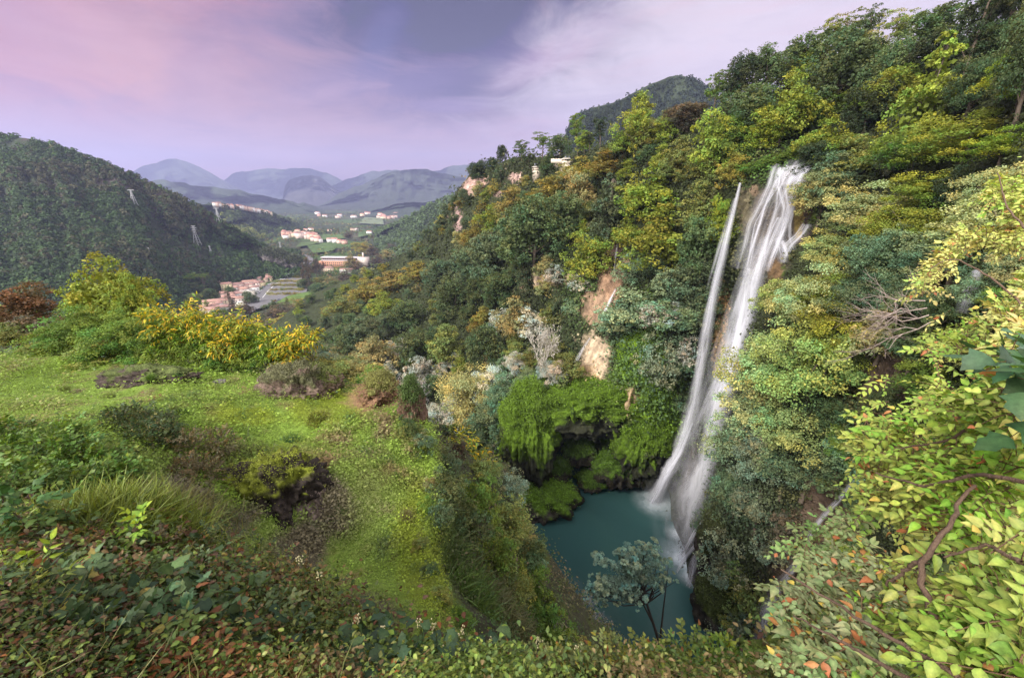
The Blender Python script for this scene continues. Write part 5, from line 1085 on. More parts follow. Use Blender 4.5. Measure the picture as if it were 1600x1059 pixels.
for P_, par, cc_ in ROCKS:
    up_ = np.clip(np.gradient(P_[..., 2], axis=0) * 0 + (P_[..., 2] - P_[..., 2].mean()) / (np.ptp(P_[..., 2]) * .35), 0, 1) ** (6 if 'hollowed' in par['label'] else 2); wq = up_.copy(); wq[:2] = 0; wq[-2:] = 0; wq[:, -1] = 0
    if 'turf' in par['label'] and 'moss' not in par['label']: continue
    q = scatter_leaves(P_[::-1], wq[::-1] ** (.5 if par.name.startswith('mossy') else 1) + 1e-6, 5000 if par.name.startswith('mossy') else 1500, 2.0, lambda b_, i, j: np.array(cc_) * 1.25 * (1 + .9 * fbm(b_, 1.1 if par.name.startswith('mossy') else 4, 3, 402))[:, None], 400, 4, 1.4, .4, up=.8); g = Geo(); g.add(*q); g.build('moss', M_LEAFN, par)
# blades
BLADE = (np.array([[-.05, 0, 0], [.05, 0, 0], [-.035, .5, .06], [.035, .5, .06], [0, 1, .22]]), np.array([[0, 1, 3, 2], [2, 3, 4, 4]]))
BLADE = (BLADE[0], np.array([[0, 1, 3, 2], [2, 3, 4, 2]]))
BLADE_F = (np.array([[-.017, 0, 0], [.017, 0, 0], [.015, .5, .09], [-.015, .5, .09], [.002, .9, .5], [-.002, .9, .5]]), np.array([[0, 1, 2, 3], [3, 2, 4, 5]]))
def blades(base, h, r, tilt=.35, wscale=1.0, col=(.12, .18, .03), lean=(0, 0)):
    n_ = len(base); Yv = norm(np.stack([r.normal(size=n_) * tilt + lean[0], r.normal(size=n_) * tilt + lean[1], np.ones(n_)], -1)); N_ = norm(np.cross(Yv, r.normal(size=(n_, 3)))); X_ = np.cross(Yv, N_)
    R_ = np.stack([X_ * wscale, Yv, N_], 1); c = np.array(col) * r.uniform(.6, 1.4, (n_, 1)) * np.array([1, 1, 1]) + r.normal(size=(n_, 3)) * .01; return stamp(BLADE_F, base, R_, h, np.clip(c, .005, 1))
def gpos(px, py, r=None, jit=0):
    """point of the near ground seen at a photo pixel (vectorised ray march)"""
    px = np.atleast_1d(np.asarray(px, float)); py = np.atleast_1d(np.asarray(py, float)); a, b_, _ = DIR(px, py); Ys = np.geomspace(.7, 60, 260)
    hit = np.full(px.shape, 60.0); done = np.zeros(px.shape, bool)
    for y in Ys:
        z = ground_z(a * y, np.full_like(a, y), False); h_ = (b_ * y <= z) & ~done; hit[h_] = y; done |= h_
    return np.stack([a * hit, hit, ground_z(a * hit, hit, True)], -1)
def tuft(px, py, n_, h, spread, colr, label, seed, tilt=.4, name='grass_tuft', group='grass tufts on the terrace', lean=(0, 0)):
    n_ = int(n_ * 2.6); tilt = tilt * 1.25; r = np.random.default_rng(seed); c = gpos(px, py)[0]; g = Geo(); b_ = c + np.stack([r.normal(size=n_) * spread, r.normal(size=n_) * spread, np.zeros(n_)], -1); b_[:, 2] = ground_z(b_[:, 0], b_[:, 1]) - .02
    g.add(*blades(b_, h * r.uniform(.5, 1.2, n_), r, tilt, 1.0, colr, lean)); o = g.build(name, M_LEAFN); return tag(o, label, 'grass', group)
tuft(225, 822, 900, .55, .32, (.17, .21, .04), 'big pale green tuft of long grass above the brambles', 31, .45)
tuft(160, 815, 500, .45, .25, (.15, .19, .04), 'smaller pale tuft left of the big long-grass tuft', 32, .5)
tuft(300, 800, 400, .4, .3, (.17, .16, .06), 'dry yellowish tuft right of the big long-grass tuft', 33, .5)
tuft(350, 720, 500, .38, .5, (.11, .12, .04), 'brownish long grass beside the dark round bush', 34, .4)
tuft(740, 925, 700, .5, .30, (.10, .16, .04), 'green drooping tuft at the lower terrace edge', 35, .5, lean=(.3, 0))
tuft(790, 940, 700, .55, .35, (.15, .15, .07), 'dry drooping tuft beside the green one at the lower edge', 36, .55, lean=(.4, 0))
tuft(710, 850, 500, .4, .3, (.10, .14, .05), 'short tuft hanging over the terrace edge', 37, .5, lean=(.4, 0))
tuft(455, 690, 90, .3, .10, (.05, .11, .04), 'small dark green rosette in the middle of the turf', 38, .7)
tuft(270, 530, 500, .35, 1.2, (.15, .17, .05), 'fringe of long grass along the back rim of the turf', 39, .3)
tuft(40, 492, 900, .5, 1.6, (.16, .17, .05), 'long dry grass on the mound behind the terrace at far left', 40, .3)
r = np.random.default_rng(320)
for k in range(16):
    px = r.uniform(60, 640); py = r.uniform(600, 900) if px > 330 else r.uniform(575, 650)
    if px > 560: py = r.uniform(680, 900)
    tuft(px, py, int(r.uniform(40, 160)), r.uniform(.14, .3), r.uniform(.03, .09), [(.10,.17,.03),(.15,.18,.05),(.06,.12,.03),(.18,.16,.07)][k % 4], None, 330 + k, .5, name='turf_tuft', group='small tufts dotted over the turf'); NAMED.append((COL.objects[-1], px, ['fresh green', 'yellowish', 'dark green', 'straw-coloured'][k % 4] + ' small grass tuft on the terrace turf'))
# leafy plants: many real leaves round short stems
def leafy(label, name, cat, centers, rad, n_, lsize, colr, T=LEAFD, seed=0, stems=True, group=None, var=.3, up=.6, shellp=.55, mat=None, flat=1.0, cols2=None, p2=.0, tw=7, stemc=(.10,.08,.05), srad=.006):
    """bush of real leaves: twigs with alternate leaves filling a set of lobes"""
    r = np.random.default_rng(seed); centers = np.asarray(centers, float).reshape(-1, 3); rad = np.asarray(rad, float); rad = rad if rad.ndim == 2 else np.tile(rad, (len(centers), 1))
    k = r.integers(0, len(centers), n_); d = norm(r.normal(size=(n_, 3)) + [0, 0, .35]); rr = r.random((n_, 1)) ** (1 - shellp)
    P0 = centers[k] + d * rad[k] * rr * (1 + .25 * fbm(d * 2 + k[:, None], 1.5, 3, seed)[:, None])
    D_ = norm(d * [1, 1, flat] + r.normal(size=d.shape) * .45 + [0, 0, up * .35]); L_ = lsize * tw * .45
    s = np.linspace(0, 1, tw)[None, :, None]; S_ = norm(np.cross(D_, [0, 0, 1.0] + r.normal(size=D_.shape) * .3)); sgn = np.where(np.arange(tw) % 2 == 0, 1, -1)[None, :, None]
    base = P0[:, None] + D_[:, None] * s * L_ - np.array([0, 0, 1]) * s ** 2 * L_ * .15
    ld = norm(S_[:, None] * sgn * (1 - .75 * s ** 3) + D_[:, None] * (.45 + .7 * s ** 3) + r.normal(size=base.shape) * .2 + [0, 0, -.12])
    Nn = norm(np.cross(S_, D_)); Nn = np.where(Nn[:, 2:] < 0, -Nn, Nn); NN = norm(Nn[:, None] + r.normal(size=base.shape) * .35 + [0, 0, .25]); X_ = norm(np.cross(ld, NN)); NN = np.cross(X_, ld)
    R_ = np.stack([X_, ld, NN], 2).reshape(-1, 3, 3); sz = (lsize * r.uniform(.65, 1.25, (n_, tw)) * (.75 + .5 * np.sin(np.linspace(.4, 2.6, tw)))[None]).ravel()
    cc = np.array(colr) * r.uniform(1 - var, 1 + var, (n_, 1, 1)) * r.uniform(.85, 1.15, (n_, tw, 1)) * (1 + np.array([.25, 0, -.2]) * r.normal(size=(n_, 1, 1)) * .5)
    if cols2 is not None: m_ = r.random((n_, tw)) < p2; cc = np.where(m_[..., None], np.array(cols2)[r.integers(0, len(cols2), (n_, tw))] * r.uniform(.7, 1.3, (n_, tw, 1)), cc)
    R_ = R_ * np.stack([r.uniform(.7, 1.25, len(R_)), np.ones(len(R_)), r.uniform(-.6, 2.6, len(R_))], -1)[:, :, None]
    V, Fn, c = stamp(T, base.reshape(-1, 3), R_, sz, np.clip(cc.reshape(-1, 3), .004, .9)); o = None
    e = empty(name, tuple(centers.mean(0) - [0, 0, rad[:, 2].max()]), label, cat, group); off = np.array(e.location)
    g = Geo(); g.add(V - off, Fn, c); lf = g.build('leaves', mat or M_LEAFN, e)
    g = Geo()                                                       # twigs as thin three-sided strips
    A = base[:, 0] - D_ * L_ * .3; B = base[:, -1]; sd = S_ * srad * .6; up_ = norm(np.cross(D_, S_)) * srad * .6
    V = np.stack([A + sd, A - sd, A + up_, B + sd * .4, B - sd * .4, B + up_ * .4], 1).reshape(-1, 3) - off; f = np.array([[0, 1, 4, 3], [1, 2, 5, 4], [2, 0, 3, 5]]); Fn = (f[None] + (np.arange(n_) * 6)[:, None, None]).reshape(-1, 4); g.add(V, Fn, np.array(stemc))
    if stems:
        for q in range(len(centers)):
            c_ = centers[q] - off; b_ = np.array([c_[0] * .3, c_[1] * .3, -.1]); mid = (b_ + c_) / 2 + r.normal(size=3) * .04; g.tube([b_, mid, c_], [srad * 2.5, srad * 2, srad], 5, np.array(stemc))
    g.build('twigs', M_BARK, e); return e
def lobes(px, py, Yv, n_, spread, r, rad):
    c = wpt(px, py, Yv); return c + r.normal(size=(n_, 3)) * np.array(spread), np.array(rad) * r.uniform(.7, 1.2, (n_, 1))
r = np.random.default_rng(55)
def lob(plist, m_=1):
    C_ = []; R_ = []
    for px, py, Yv, rp in plist:
        k = pxw(px, py, Yv) * rp; C_.append(wpt(px, py, Yv)); R_.append([k, k, k])
    return np.array(C_), np.array(R_)
GN = (.065, .125, .025); GD_ = (.045, .075, .028); OL = (.12, .14, .035); YG = (.20, .25, .035); PG = (.34, .40, .10); GG = (.15, .20, .11)
# left: nettles, dark round bush, brambles
C_, R_ = lob([(-30,745,6.3,64),(30,725,6.3,44),(90,722,6.2,44),(150,735,6.2,36),(60,775,5.2,56),(130,780,5.3,46),(-20,800,4.6,70),(180,750,6.0,28),(10,695,7.0,34),(100,690,7.1,28)])
leafy('tall nettle-like green shrub filling the left edge of the terrace', 'shrub', 'shrub', C_, R_, 1900, .075, (.085,.155,.03), LEAFD, 61, var=.4, cols2=[(.14,.2,.03)], p2=.06)
C_, R_ = lob([(215,672,9.2,44),(190,665,9.4,30),(245,680,9.0,40),(235,705,8.4,40),(262,700,8.6,30),(205,690,8.8,30)])
leafy('dark dense round bush with small leaves in the middle of the terrace', 'shrub', 'shrub', C_, R_, 2600, .05, GD_, LEAFD, 62, var=.35, cols2=[(.12,.11,.05),(.16,.16,.06)], p2=.15)
C_, R_ = lob([(300,700,8.4,28),(320,740,7.4,26),(290,735,7.6,24),(345,690,8.6,20)])
leafy('straggly brownish undergrowth between the dark bush and the crag', 'shrub', 'shrub', C_, R_, 500, .045, (.10,.085,.045), LEAFD, 63, var=.4, srad=.004)
# behind the terrace
def put_t(kind, px, py, Yv, w, h, colr, where='behind the back rim of the terrace', dz=0, dim=1.0):
    p = wpt(px, py + h / 2, Yv); m = pxw(px, py, Yv); return tree(kind, p, h * m * 1.1, w * m * 1.15, colr, where, px=px, dim=dim)
for a in [('broad',50,478,24,90,70,'rust'),('bush',20,500,24,70,50,'olive'),('bush',95,510,22,80,56,'brown'),('broad',190,462,24,112,110,'yg'),('broad',150,470,25,60,80,'lime'),('broad',222,470,23,60,80,'yg'),('bush',115,520,20,80,60,'green'),('spray',150,515,19,110,80,'green'),('spray',215,520,18.5,120,80,'green'),('spray',270,525,18,110,80,'green'),
          ('bush',180,540,18,90,40,'olive'),('bush',90,540,19,70,30,'olive'),('spray',320,530,18,100,80,'green'),('spray',375,540,17.5,100,76,'green'),('spray',425,552,17,90,66,'green'),('bush',350,560,16.8,80,30,'green'),('bush',470,575,16.5,60,36,'tan'),('bush',520,575,16.5,70,40,'olive'),('bush',550,570,17,60,34,'tan'),('bush',500,560,17.5,50,40,'grey'),
          ('bush',590,585,15.5,44,30,'green'),('bush',240,545,17.5,60,30,'green'),('bush',20,520,21,60,34,'olive')]: put_t(*a)
# yellow feathery sumac-like clusters among the green
SUM = [(.45,.36,.02),(.48,.31,.02),(.36,.36,.03)]
def sumac(pl, label, seed, n_=130, ls=.16):
    C_, R_ = lob(pl); return leafy(label, 'sumac_shrub', 'shrub', C_, R_, n_, ls, (.15,.20,.025), LEAFN, seed, var=.35, cols2=SUM, p2=.42, group='yellow shrubs round the terrace', flat=.3, up=.1)
sumac([(250,498,17.6,20),(290,492,17.6,20),(318,506,17.4,18),(265,520,17.3,16)], 'yellow feathery shrub left of centre behind the turf rim', 71, 260)
sumac([(340,520,17,20),(372,512,17,22),(400,528,16.8,20),(355,545,16.4,16)], 'yellow-green feathery shrub in front of the town road', 72, 260)
sumac([(440,530,16.6,18),(462,540,16.4,20),(480,528,16.4,14),(450,556,16,14)], 'yellow feathery shrub at the right end of the turf rim', 73, 220)
C_, R_ = lob([(300,535,17.4,30),(345,530,17.2,30),(395,545,16.8,28),(430,545,16.6,26),(260,540,17.5,30)]); leafy('bushy fine-leaved green shrub among the yellow ones', 'shrub', 'shrub', C_, R_, 1100, .13, (.12,.20,.02), LEAFN, 74, var=.35, flat=.4)
sumac([(708,702,24,14),(738,716,24,14),(722,690,24.4,10),(765,748,22,14),(752,728,23,10)], 'orange-yellow little tree at the gorge edge right of the terrace', 75, 150, .30)
# slope right of the terrace, down to the water
def sh(px, py, w, h, colr, where, kind='bush', fwd=0.0, dim=1.0):
    p = gpos(px, py + h * .5)[0]; m = pxw(px, py, p[1]); p = p - [0, 0, .1 * h * m]; return tree(kind, p, h * m * 1.25, w * m * 1.15, colr, where, px=px, group='bushes on the slope below the terrace', dim=dim)
for a in [(700,760,60,50,'dark'),(668,795,26,24,'green'),(660,850,26,22,'olive'),(672,885,28,24,'dark'),(690,925,34,26,'olive'),(720,965,40,30,'green'),(672,760,22,20,'tan'),(655,700,26,24,'green'),(630,672,24,26,'olive'),(745,770,70,70,'green'),(730,815,70,60,'dark'),(790,800,70,60,'olive'),(770,850,70,60,'green'),(820,850,60,50,'dark'),(690,800,36,36,'blue'),(760,735,50,40,'olive'),(700,725,36,40,'blue'),(665,690,36,34,'blue'),
          (640,660,30,40,'dark'),(800,770,50,40,'grey'),(832,860,44,50,'mint'),(830,900,60,70,'green'),(850,930,40,50,'dark'),(800,900,60,60,'olive'),(850,960,70,60,'green'),(880,1000,60,30,'olive'),(860,975,40,40,'grey'),(815,830,40,50,'tan'),(720,700,24,40,'brown')]:
    sh(*a, 'on the slope below the terrace')
slp = (dE > .25) & (GD > 3); q = scatter_leaves(G, GW * slp, 16000, 4.0, lambda b_, i, j: blend(blend(np.ones((len(i), 3)) * [.07, .085, .03], (fbm(b_, .5, 3, 81) + .1) * 3, (.055, .11, .03)), (fbm(b_, .9, 3, 82) - .15) * 4, (.14, .11, .06)), 23, 7, 1.8, .9)
g = Geo(); g.add(*q); o = g.build('slope_plants', M_LEAFN); tag(o, 'low plants and creepers on the slope below the terrace', 'undergrowth', kind='stuff')
# leaning tree above the pool
def big_tree(label, base, top, rad, crown_lobes, colr, seed, leafs, n_=9000, name='pool_tree'):
    r = np.random.default_rng(seed); C_, R_ = crown_lobes; e = empty(name, tuple(base), label, 'tree'); off = np.array(base)
    # sub-lobes give the crown its tufts
    k = r.integers(0, len(C_), 170); d = norm(r.normal(size=(170, 3)) + [0, 0, .4]); SC = C_[k] + d * R_[k] * r.uniform(.4, 1.15, (170, 1)); SR = R_[k, 0] * r.uniform(.16, .34, 170)
    V, Fn, c = puffs_to_leaves(SC - off, SR, 9, n_ // 1530, leafs, .55, .6, tuple(C_.mean(0) - off), seed, LEAF4, .22, fill=.05); cr = mesh('crown', V, Fn, M_LEAF, e, col=c); cr.color = (*colr, 1)
    g = Geo(); bc = np.array((.03, .025, .02)); t = np.linspace(0, 1, 8)[:, None]; tp_ = np.array(top) - off; P_ = t * tp_ + np.stack([np.sin(t[:, 0] * 5) * rad * 1.2, 0 * t[:, 0], 0 * t[:, 0]], -1); g.tube(P_, np.linspace(rad, rad * .6, 8), 8, bc)
    if len(P_): g.tube([P_[2], P_[2] + (C_[3] - off - P_[2]) * .5 + [0, 0, -1], (C_[3] - off)], [rad * .7, rad * .5, rad * .2], 6, bc); g.tube([P_[4], P_[4] + (C_[4] - off - P_[4]) * .5 - [0, 0, .5], (C_[4] - off)], [rad * .6, rad * .4, rad * .2], 6, bc)
    for q in range(len(C_)):
        for s_ in range(3):
            a = P_[r.integers(6, 8)]; b_ = SC[k == q][s_ % max(1, (k == q).sum())] - off; m_ = a * .55 + b_ * .45 + r.normal(size=3) * rad * 1.5 - [0, 0, rad * 2]; g.tube([a, m_, b_], [rad * .45, rad * .3, rad * .1], 5, bc)
    g.build('trunk', M_BARK, e); return e
C_, R_ = lob([(950,900,49,30),(938,915,48,22),(925,928,47,16),(1042,905,50,14),(972,868,50,16),(1003,858,51,12),(990,935,47.5,14),(985,880,50,28),(1015,868,51,24),(940,925,48,18),(1000,912,49,26),(1028,888,51,22),(968,930,48,20),(1020,912,50,16)])
big_tree('round blue-green tree standing over the near side of the pool', wpt(1034, 1040, 48.5), wpt(1010, 925, 49.5), .3, (C_, R_), (.25,.36,.28), 91, .17, 90000)
C_, R_ = lob([(905,960,34,26),(925,985,33,26),(880,975,33,22)]); leafy('bare bluish twiggy shrub by the near side of the pool', 'shrub', 'shrub', C_, R_, 420, .22, (.16,.18,.2), LEAFN, 92, srad=.03, stemc=(.16,.14,.15))
# ---------------------------------------------------------------- foreground bank
bankm = (G[..., 1] < 4.6) & (dE < .3) & (GD > .5)
GB2 = GB - 42 * np.clip((GA - 250) / 200, 0, 1)
def BW(*gs): return GW * bankm * np.clip(sum(k * g2(GA, GB2, a, b_, rx, ry) for a, b_, rx, ry, k in gs), 0, 1)
def litter(Pw, n_, px_, cols_, T, seed, lift, label, name, clump=3, spread=1.2, up=.6, flat=.6, tiltn=.5):
    cols_ = np.array(cols_); r_ = np.random.default_rng(seed + 500)
    def cf(b_, i, j): return cols_[np.clip(((fbm(b_, 1.6, 3, seed + 3) * 1.1 + .5) + r_.normal(size=len(i)) * .22) * len(cols_), 0, len(cols_) - 1).astype(int)]
    T2 = (T[0] - [0, .5, 0],) + tuple(T[1:]); Gl = G + np.array([0, 0, 1.0]) * (np.clip(fbm(G, 1.8, 3, seed), 0, 1) * .2 * (seed != 101))[..., None]; q = scatter_leaves(Gl, Pw * (_cl if seed != 101 else 1), n_, px_, cf, seed, clump, spread, lift, T2, up); g = Geo(); g.add(*q); o = g.build(name, M_LEAFN); tag(o, label, name.replace('_', ' '), kind='stuff'); return o
_cl = np.clip(.35 + 1.6 * fbm(G, 2.2, 3, 91), .04, 1)
ALLB = BW((150,990,330,100,1),(480,1060,160,30,.6),(60,950,160,70,1),(1500,1040,160,90,.4))
litter(ALLB, 6500, 12, [(.13,.06,.03),(.09,.045,.025),(.16,.09,.05),(.22,.09,.03),(.07,.04,.03)], LEAFD, 101, .25, 'brown dead leaves carpeting the near bank', 'leaf_litter', 2)
litter(BW((370,1045,110,40,1)), 420, 15, [(.20,.085,.035),(.14,.065,.03),(.26,.14,.06)], LEAFD, 102, .4, 'rusty curled dead leaves at the bottom of the bank', 'leaf_litter', 2)
litter(BW((130,940,220,50,1),(320,950,110,40,1),(60,1010,160,50,.7)), 7000, 9.5, [(.06,.10,.04),(.09,.13,.045),(.12,.075,.05),(.04,.07,.03),(.13,.18,.04),(.15,.11,.06),(.08,.13,.04)], LEAFD, 103, 1.1, 'low brambles with dark green and reddish leaves on the bank', 'brambles', 4, 1.6, .3)
litter(BW((190,975,130,30,1),(580,1010,90,30,.8)), 420, 23, [(.045,.085,.04),(.035,.07,.04),(.07,.12,.05)], LEAFI, 104, .35, 'big dark ivy leaves on the near bank', 'ivy', 3, 1.0, .5)
litter(BW((800,1066,420,22,1),(560,1050,170,34,1),(1100,1064,200,20,1),(1500,1020,200,120,1)), 8000, 9.5, [(.12,.19,.04),(.09,.14,.04),(.16,.21,.05),(.07,.12,.04),(.18,.21,.07),(.15,.12,.06)], LEAFD, 105, 1.5, 'mixed low leafy plants along the bottom edge', 'undergrowth', 4, 1.8, .3)
litter(BW((440,900,50,30,.7),(400,940,90,30,.8),(500,975,80,25,1)), 2200, 7, [(.09,.13,.035),(.13,.16,.04),(.17,.12,.05)], LEAFD, 106, 1.8, 'small green weeds between the bank and the turf', 'weeds', 4, 1.8, .4)
r = np.random.default_rng(66); g = Geo(); w = BW((120,930,260,110,1),(420,960,200,70,.6)); w = w.ravel() / w.sum(); idx = r.choice(len(w), 3200, p=w); b_ = G.reshape(-1, 3)[idx]; g.add(*blades(b_, .26 * r.uniform(.4, 1.5, 3200), r, .9, .8, (.16, .17, .06))); o = g.build('grass_blades', M_LEAFN); tag(o, 'thin straw-coloured grass stalks sticking out of the bank', 'grass', kind='stuff')
# individual plants on the bank
def plant(px, py, Yv, rp, n_, ls, colr, label, seed, T=LEAFD, **k):
    C_, R_ = lob([(px, py, Yv, rp)]); return leafy(label, k.pop('name', 'shrub'), k.pop('cat', 'shrub'), C_, R_, n_, ls, colr, T, seed, **k)
plant(20, 800, 3.4, 40, 26, .075, (.05,.11,.03), 'large-leaved dark plant at the left edge under the nettles', 111, LEAFI)
plant(60, 900, 2.6, 16, 8, .10, (.22,.32,.04), 'bright lime-green star-leaved seedling on the bank at left', 112, LEAFN, name='seedling', cat='plant')
plant(20, 1010, 2.0, 26, 20, .05, (.18,.28,.03), 'bright green sprig in the bottom left corner', 113, name='seedling', cat='plant')
plant(430, 970, 2.9, 20, 16, .075, (.12,.17,.08), 'grey-green rosette plant above the dead leaves', 114, name='seedling', cat='plant')
plant(215, 830, 3.6, 14, 12, .08, (.16,.26,.03), 'fresh green broad leaves below the long grass', 115, name='seedling', cat='plant')
for k, (px, py, rp, n_, ls, cc, T_, w_) in enumerate([(60,850,40,60,.05,(.09,.14,.04),LEAFD,'mid green'),(130,880,44,70,.045,(.13,.10,.055),LEAFD,'reddish brown'),(230,880,40,60,.045,(.11,.09,.05),LEAFD,'brownish'),(300,870,36,60,.04,(.10,.14,.05),LEAFD,'fine green'),(370,890,40,70,.04,(.07,.10,.04),LEAFD,'dark green'),
     (90,950,44,40,.07,(.06,.10,.045),LEAFI,'dark ivy-like'),(200,940,40,60,.05,(.15,.11,.06),LEAFD,'russet'),(290,930,44,80,.04,(.08,.11,.05),LEAFD,'dull green'),(370,960,40,70,.042,(.06,.09,.04),LEAFD,'blackish green'),(30,960,40,44,.06,(.14,.19,.05),LEAFN,'light green'),(150,1020,44,40,.07,(.05,.09,.045),LEAFI,'broad dark'),(260,1000,40,30,.08,(.055,.10,.05),LEAFI,'large-leaved ivy'),
     (420,900,34,60,.04,(.13,.17,.05),LEAFD,'yellowish green'),(460,930,34,60,.04,(.09,.15,.04),LEAFD,'bright green'),(240,1045,34,30,.06,(.12,.19,.06),LEAFD,'pale green'),(340,1010,30,24,.06,(.09,.13,.05),LEAFD,'sparse green')]):
    p_ = gpos(px, py)[0]; Yv = float(p_[1]); m_ = pxw(px, py, Yv); c_ = p_ + np.array([[0, 0, rp * m_ * .55], [rp * m_ * .7, .05, rp * m_ * .4], [-rp * m_ * .7, 0, rp * m_ * .45]]); leafy(w_ + ' bramble-like clump on the near bank', 'bramble', 'shrub', c_, np.tile([rp * m_ * .8, rp * m_ * .8, rp * m_ * .6], (3, 1)), n_, ls, cc, T_, 500 + k, group='clumps on the near bank', var=.45, cols2=[(.16,.075,.04),(.20,.18,.05),(.05,.08,.035)], p2=.18, stemc=(.16,.12,.07), srad=.004)
for k, (px, py, Yv, rp, cc) in enumerate([(470,1000,3.0,34,(.09,.14,.04)),(570,1030,2.8,34,(.10,.15,.045)),(640,1040,2.6,34,(.07,.12,.035)),(720,1035,2.7,32,(.09,.14,.04)),(800,1042,2.7,34,(.11,.15,.05)),(870,1036,2.7,32,(.14,.17,.06)),(940,1035,2.6,40,(.13,.17,.06)),(1010,1030,2.7,32,(.18,.22,.05)),(1080,1030,2.6,38,(.12,.18,.05)),(1150,1040,2.4,38,(.10,.18,.03))]):
    py += 14; C_, R_ = lob([(px, py, Yv, rp), (px + rp * .7, py + 20, Yv * .93, rp * .7), (px - rp * .6, py + 25, Yv * .93, rp * .7)])
    leafy(['bushy', 'low', 'spreading', 'thin', 'leafy'][k % 5] + ' low shrub along the bottom edge, ' + ordw(k + 1) + ' from left', 'shrub', 'shrub', C_, R_, 190, .05, cc, LEAFD, 120 + k, group='low shrubs along the bottom edge', cols2=[(.25,.24,.04),(.22,.10,.04)], p2=.08)
# pale flower buds on stalks
def buds(px, py, Yv, n_, label, seed):
    r = np.random.default_rng(seed); p = wpt(px, py, Yv); e = empty('bud_stalk', tuple(p - [0, 0, .3]), label, 'plant', 'pale budded plants of the bank'); g = Geo(); g2_ = Geo(); g2_.tube([(0, 0, -.1), (.02, 0, .15), (0, 0, .3)], .004, 4, (.12,.16,.05))
    for k in range(n_): c_ = r.normal(size=3) * [.02, .02, .028] + [0, 0, .3]; P_ = ellipsoid(c_, (.007, .007, .012), 5); g.add(P_.reshape(-1, 3), grid_faces(*P_.shape[:2]), np.array((.72,.66,.42)) * r.uniform(.8, 1.1))
    g2_.build('stalk', M_LEAFN, e); g.build('buds', M_LEAFN, e)
for k, (a, b_, y_) in enumerate([(558,968,2.8),(600,985,2.7),(655,972,2.9),(678,978,2.9),(700,1012,2.6),(722,985,2.9),(840,1000,2.8),(468,872,3.6),(498,898,3.4),(770,1000,2.8),(1190,1025,2.3),(905,1012,2.7)]): buds(a, b_, y_, 16, 'pale yellow bud cluster on a thin stalk, ' + ordw(k + 1) + ' as listed from the left' if False else 'pale bud cluster on a thin stalk at the bottom edge', 140 + k); NAMED.append((COL.objects[-1].parent, a, 'pale bud cluster on a thin stalk near the bottom edge'))
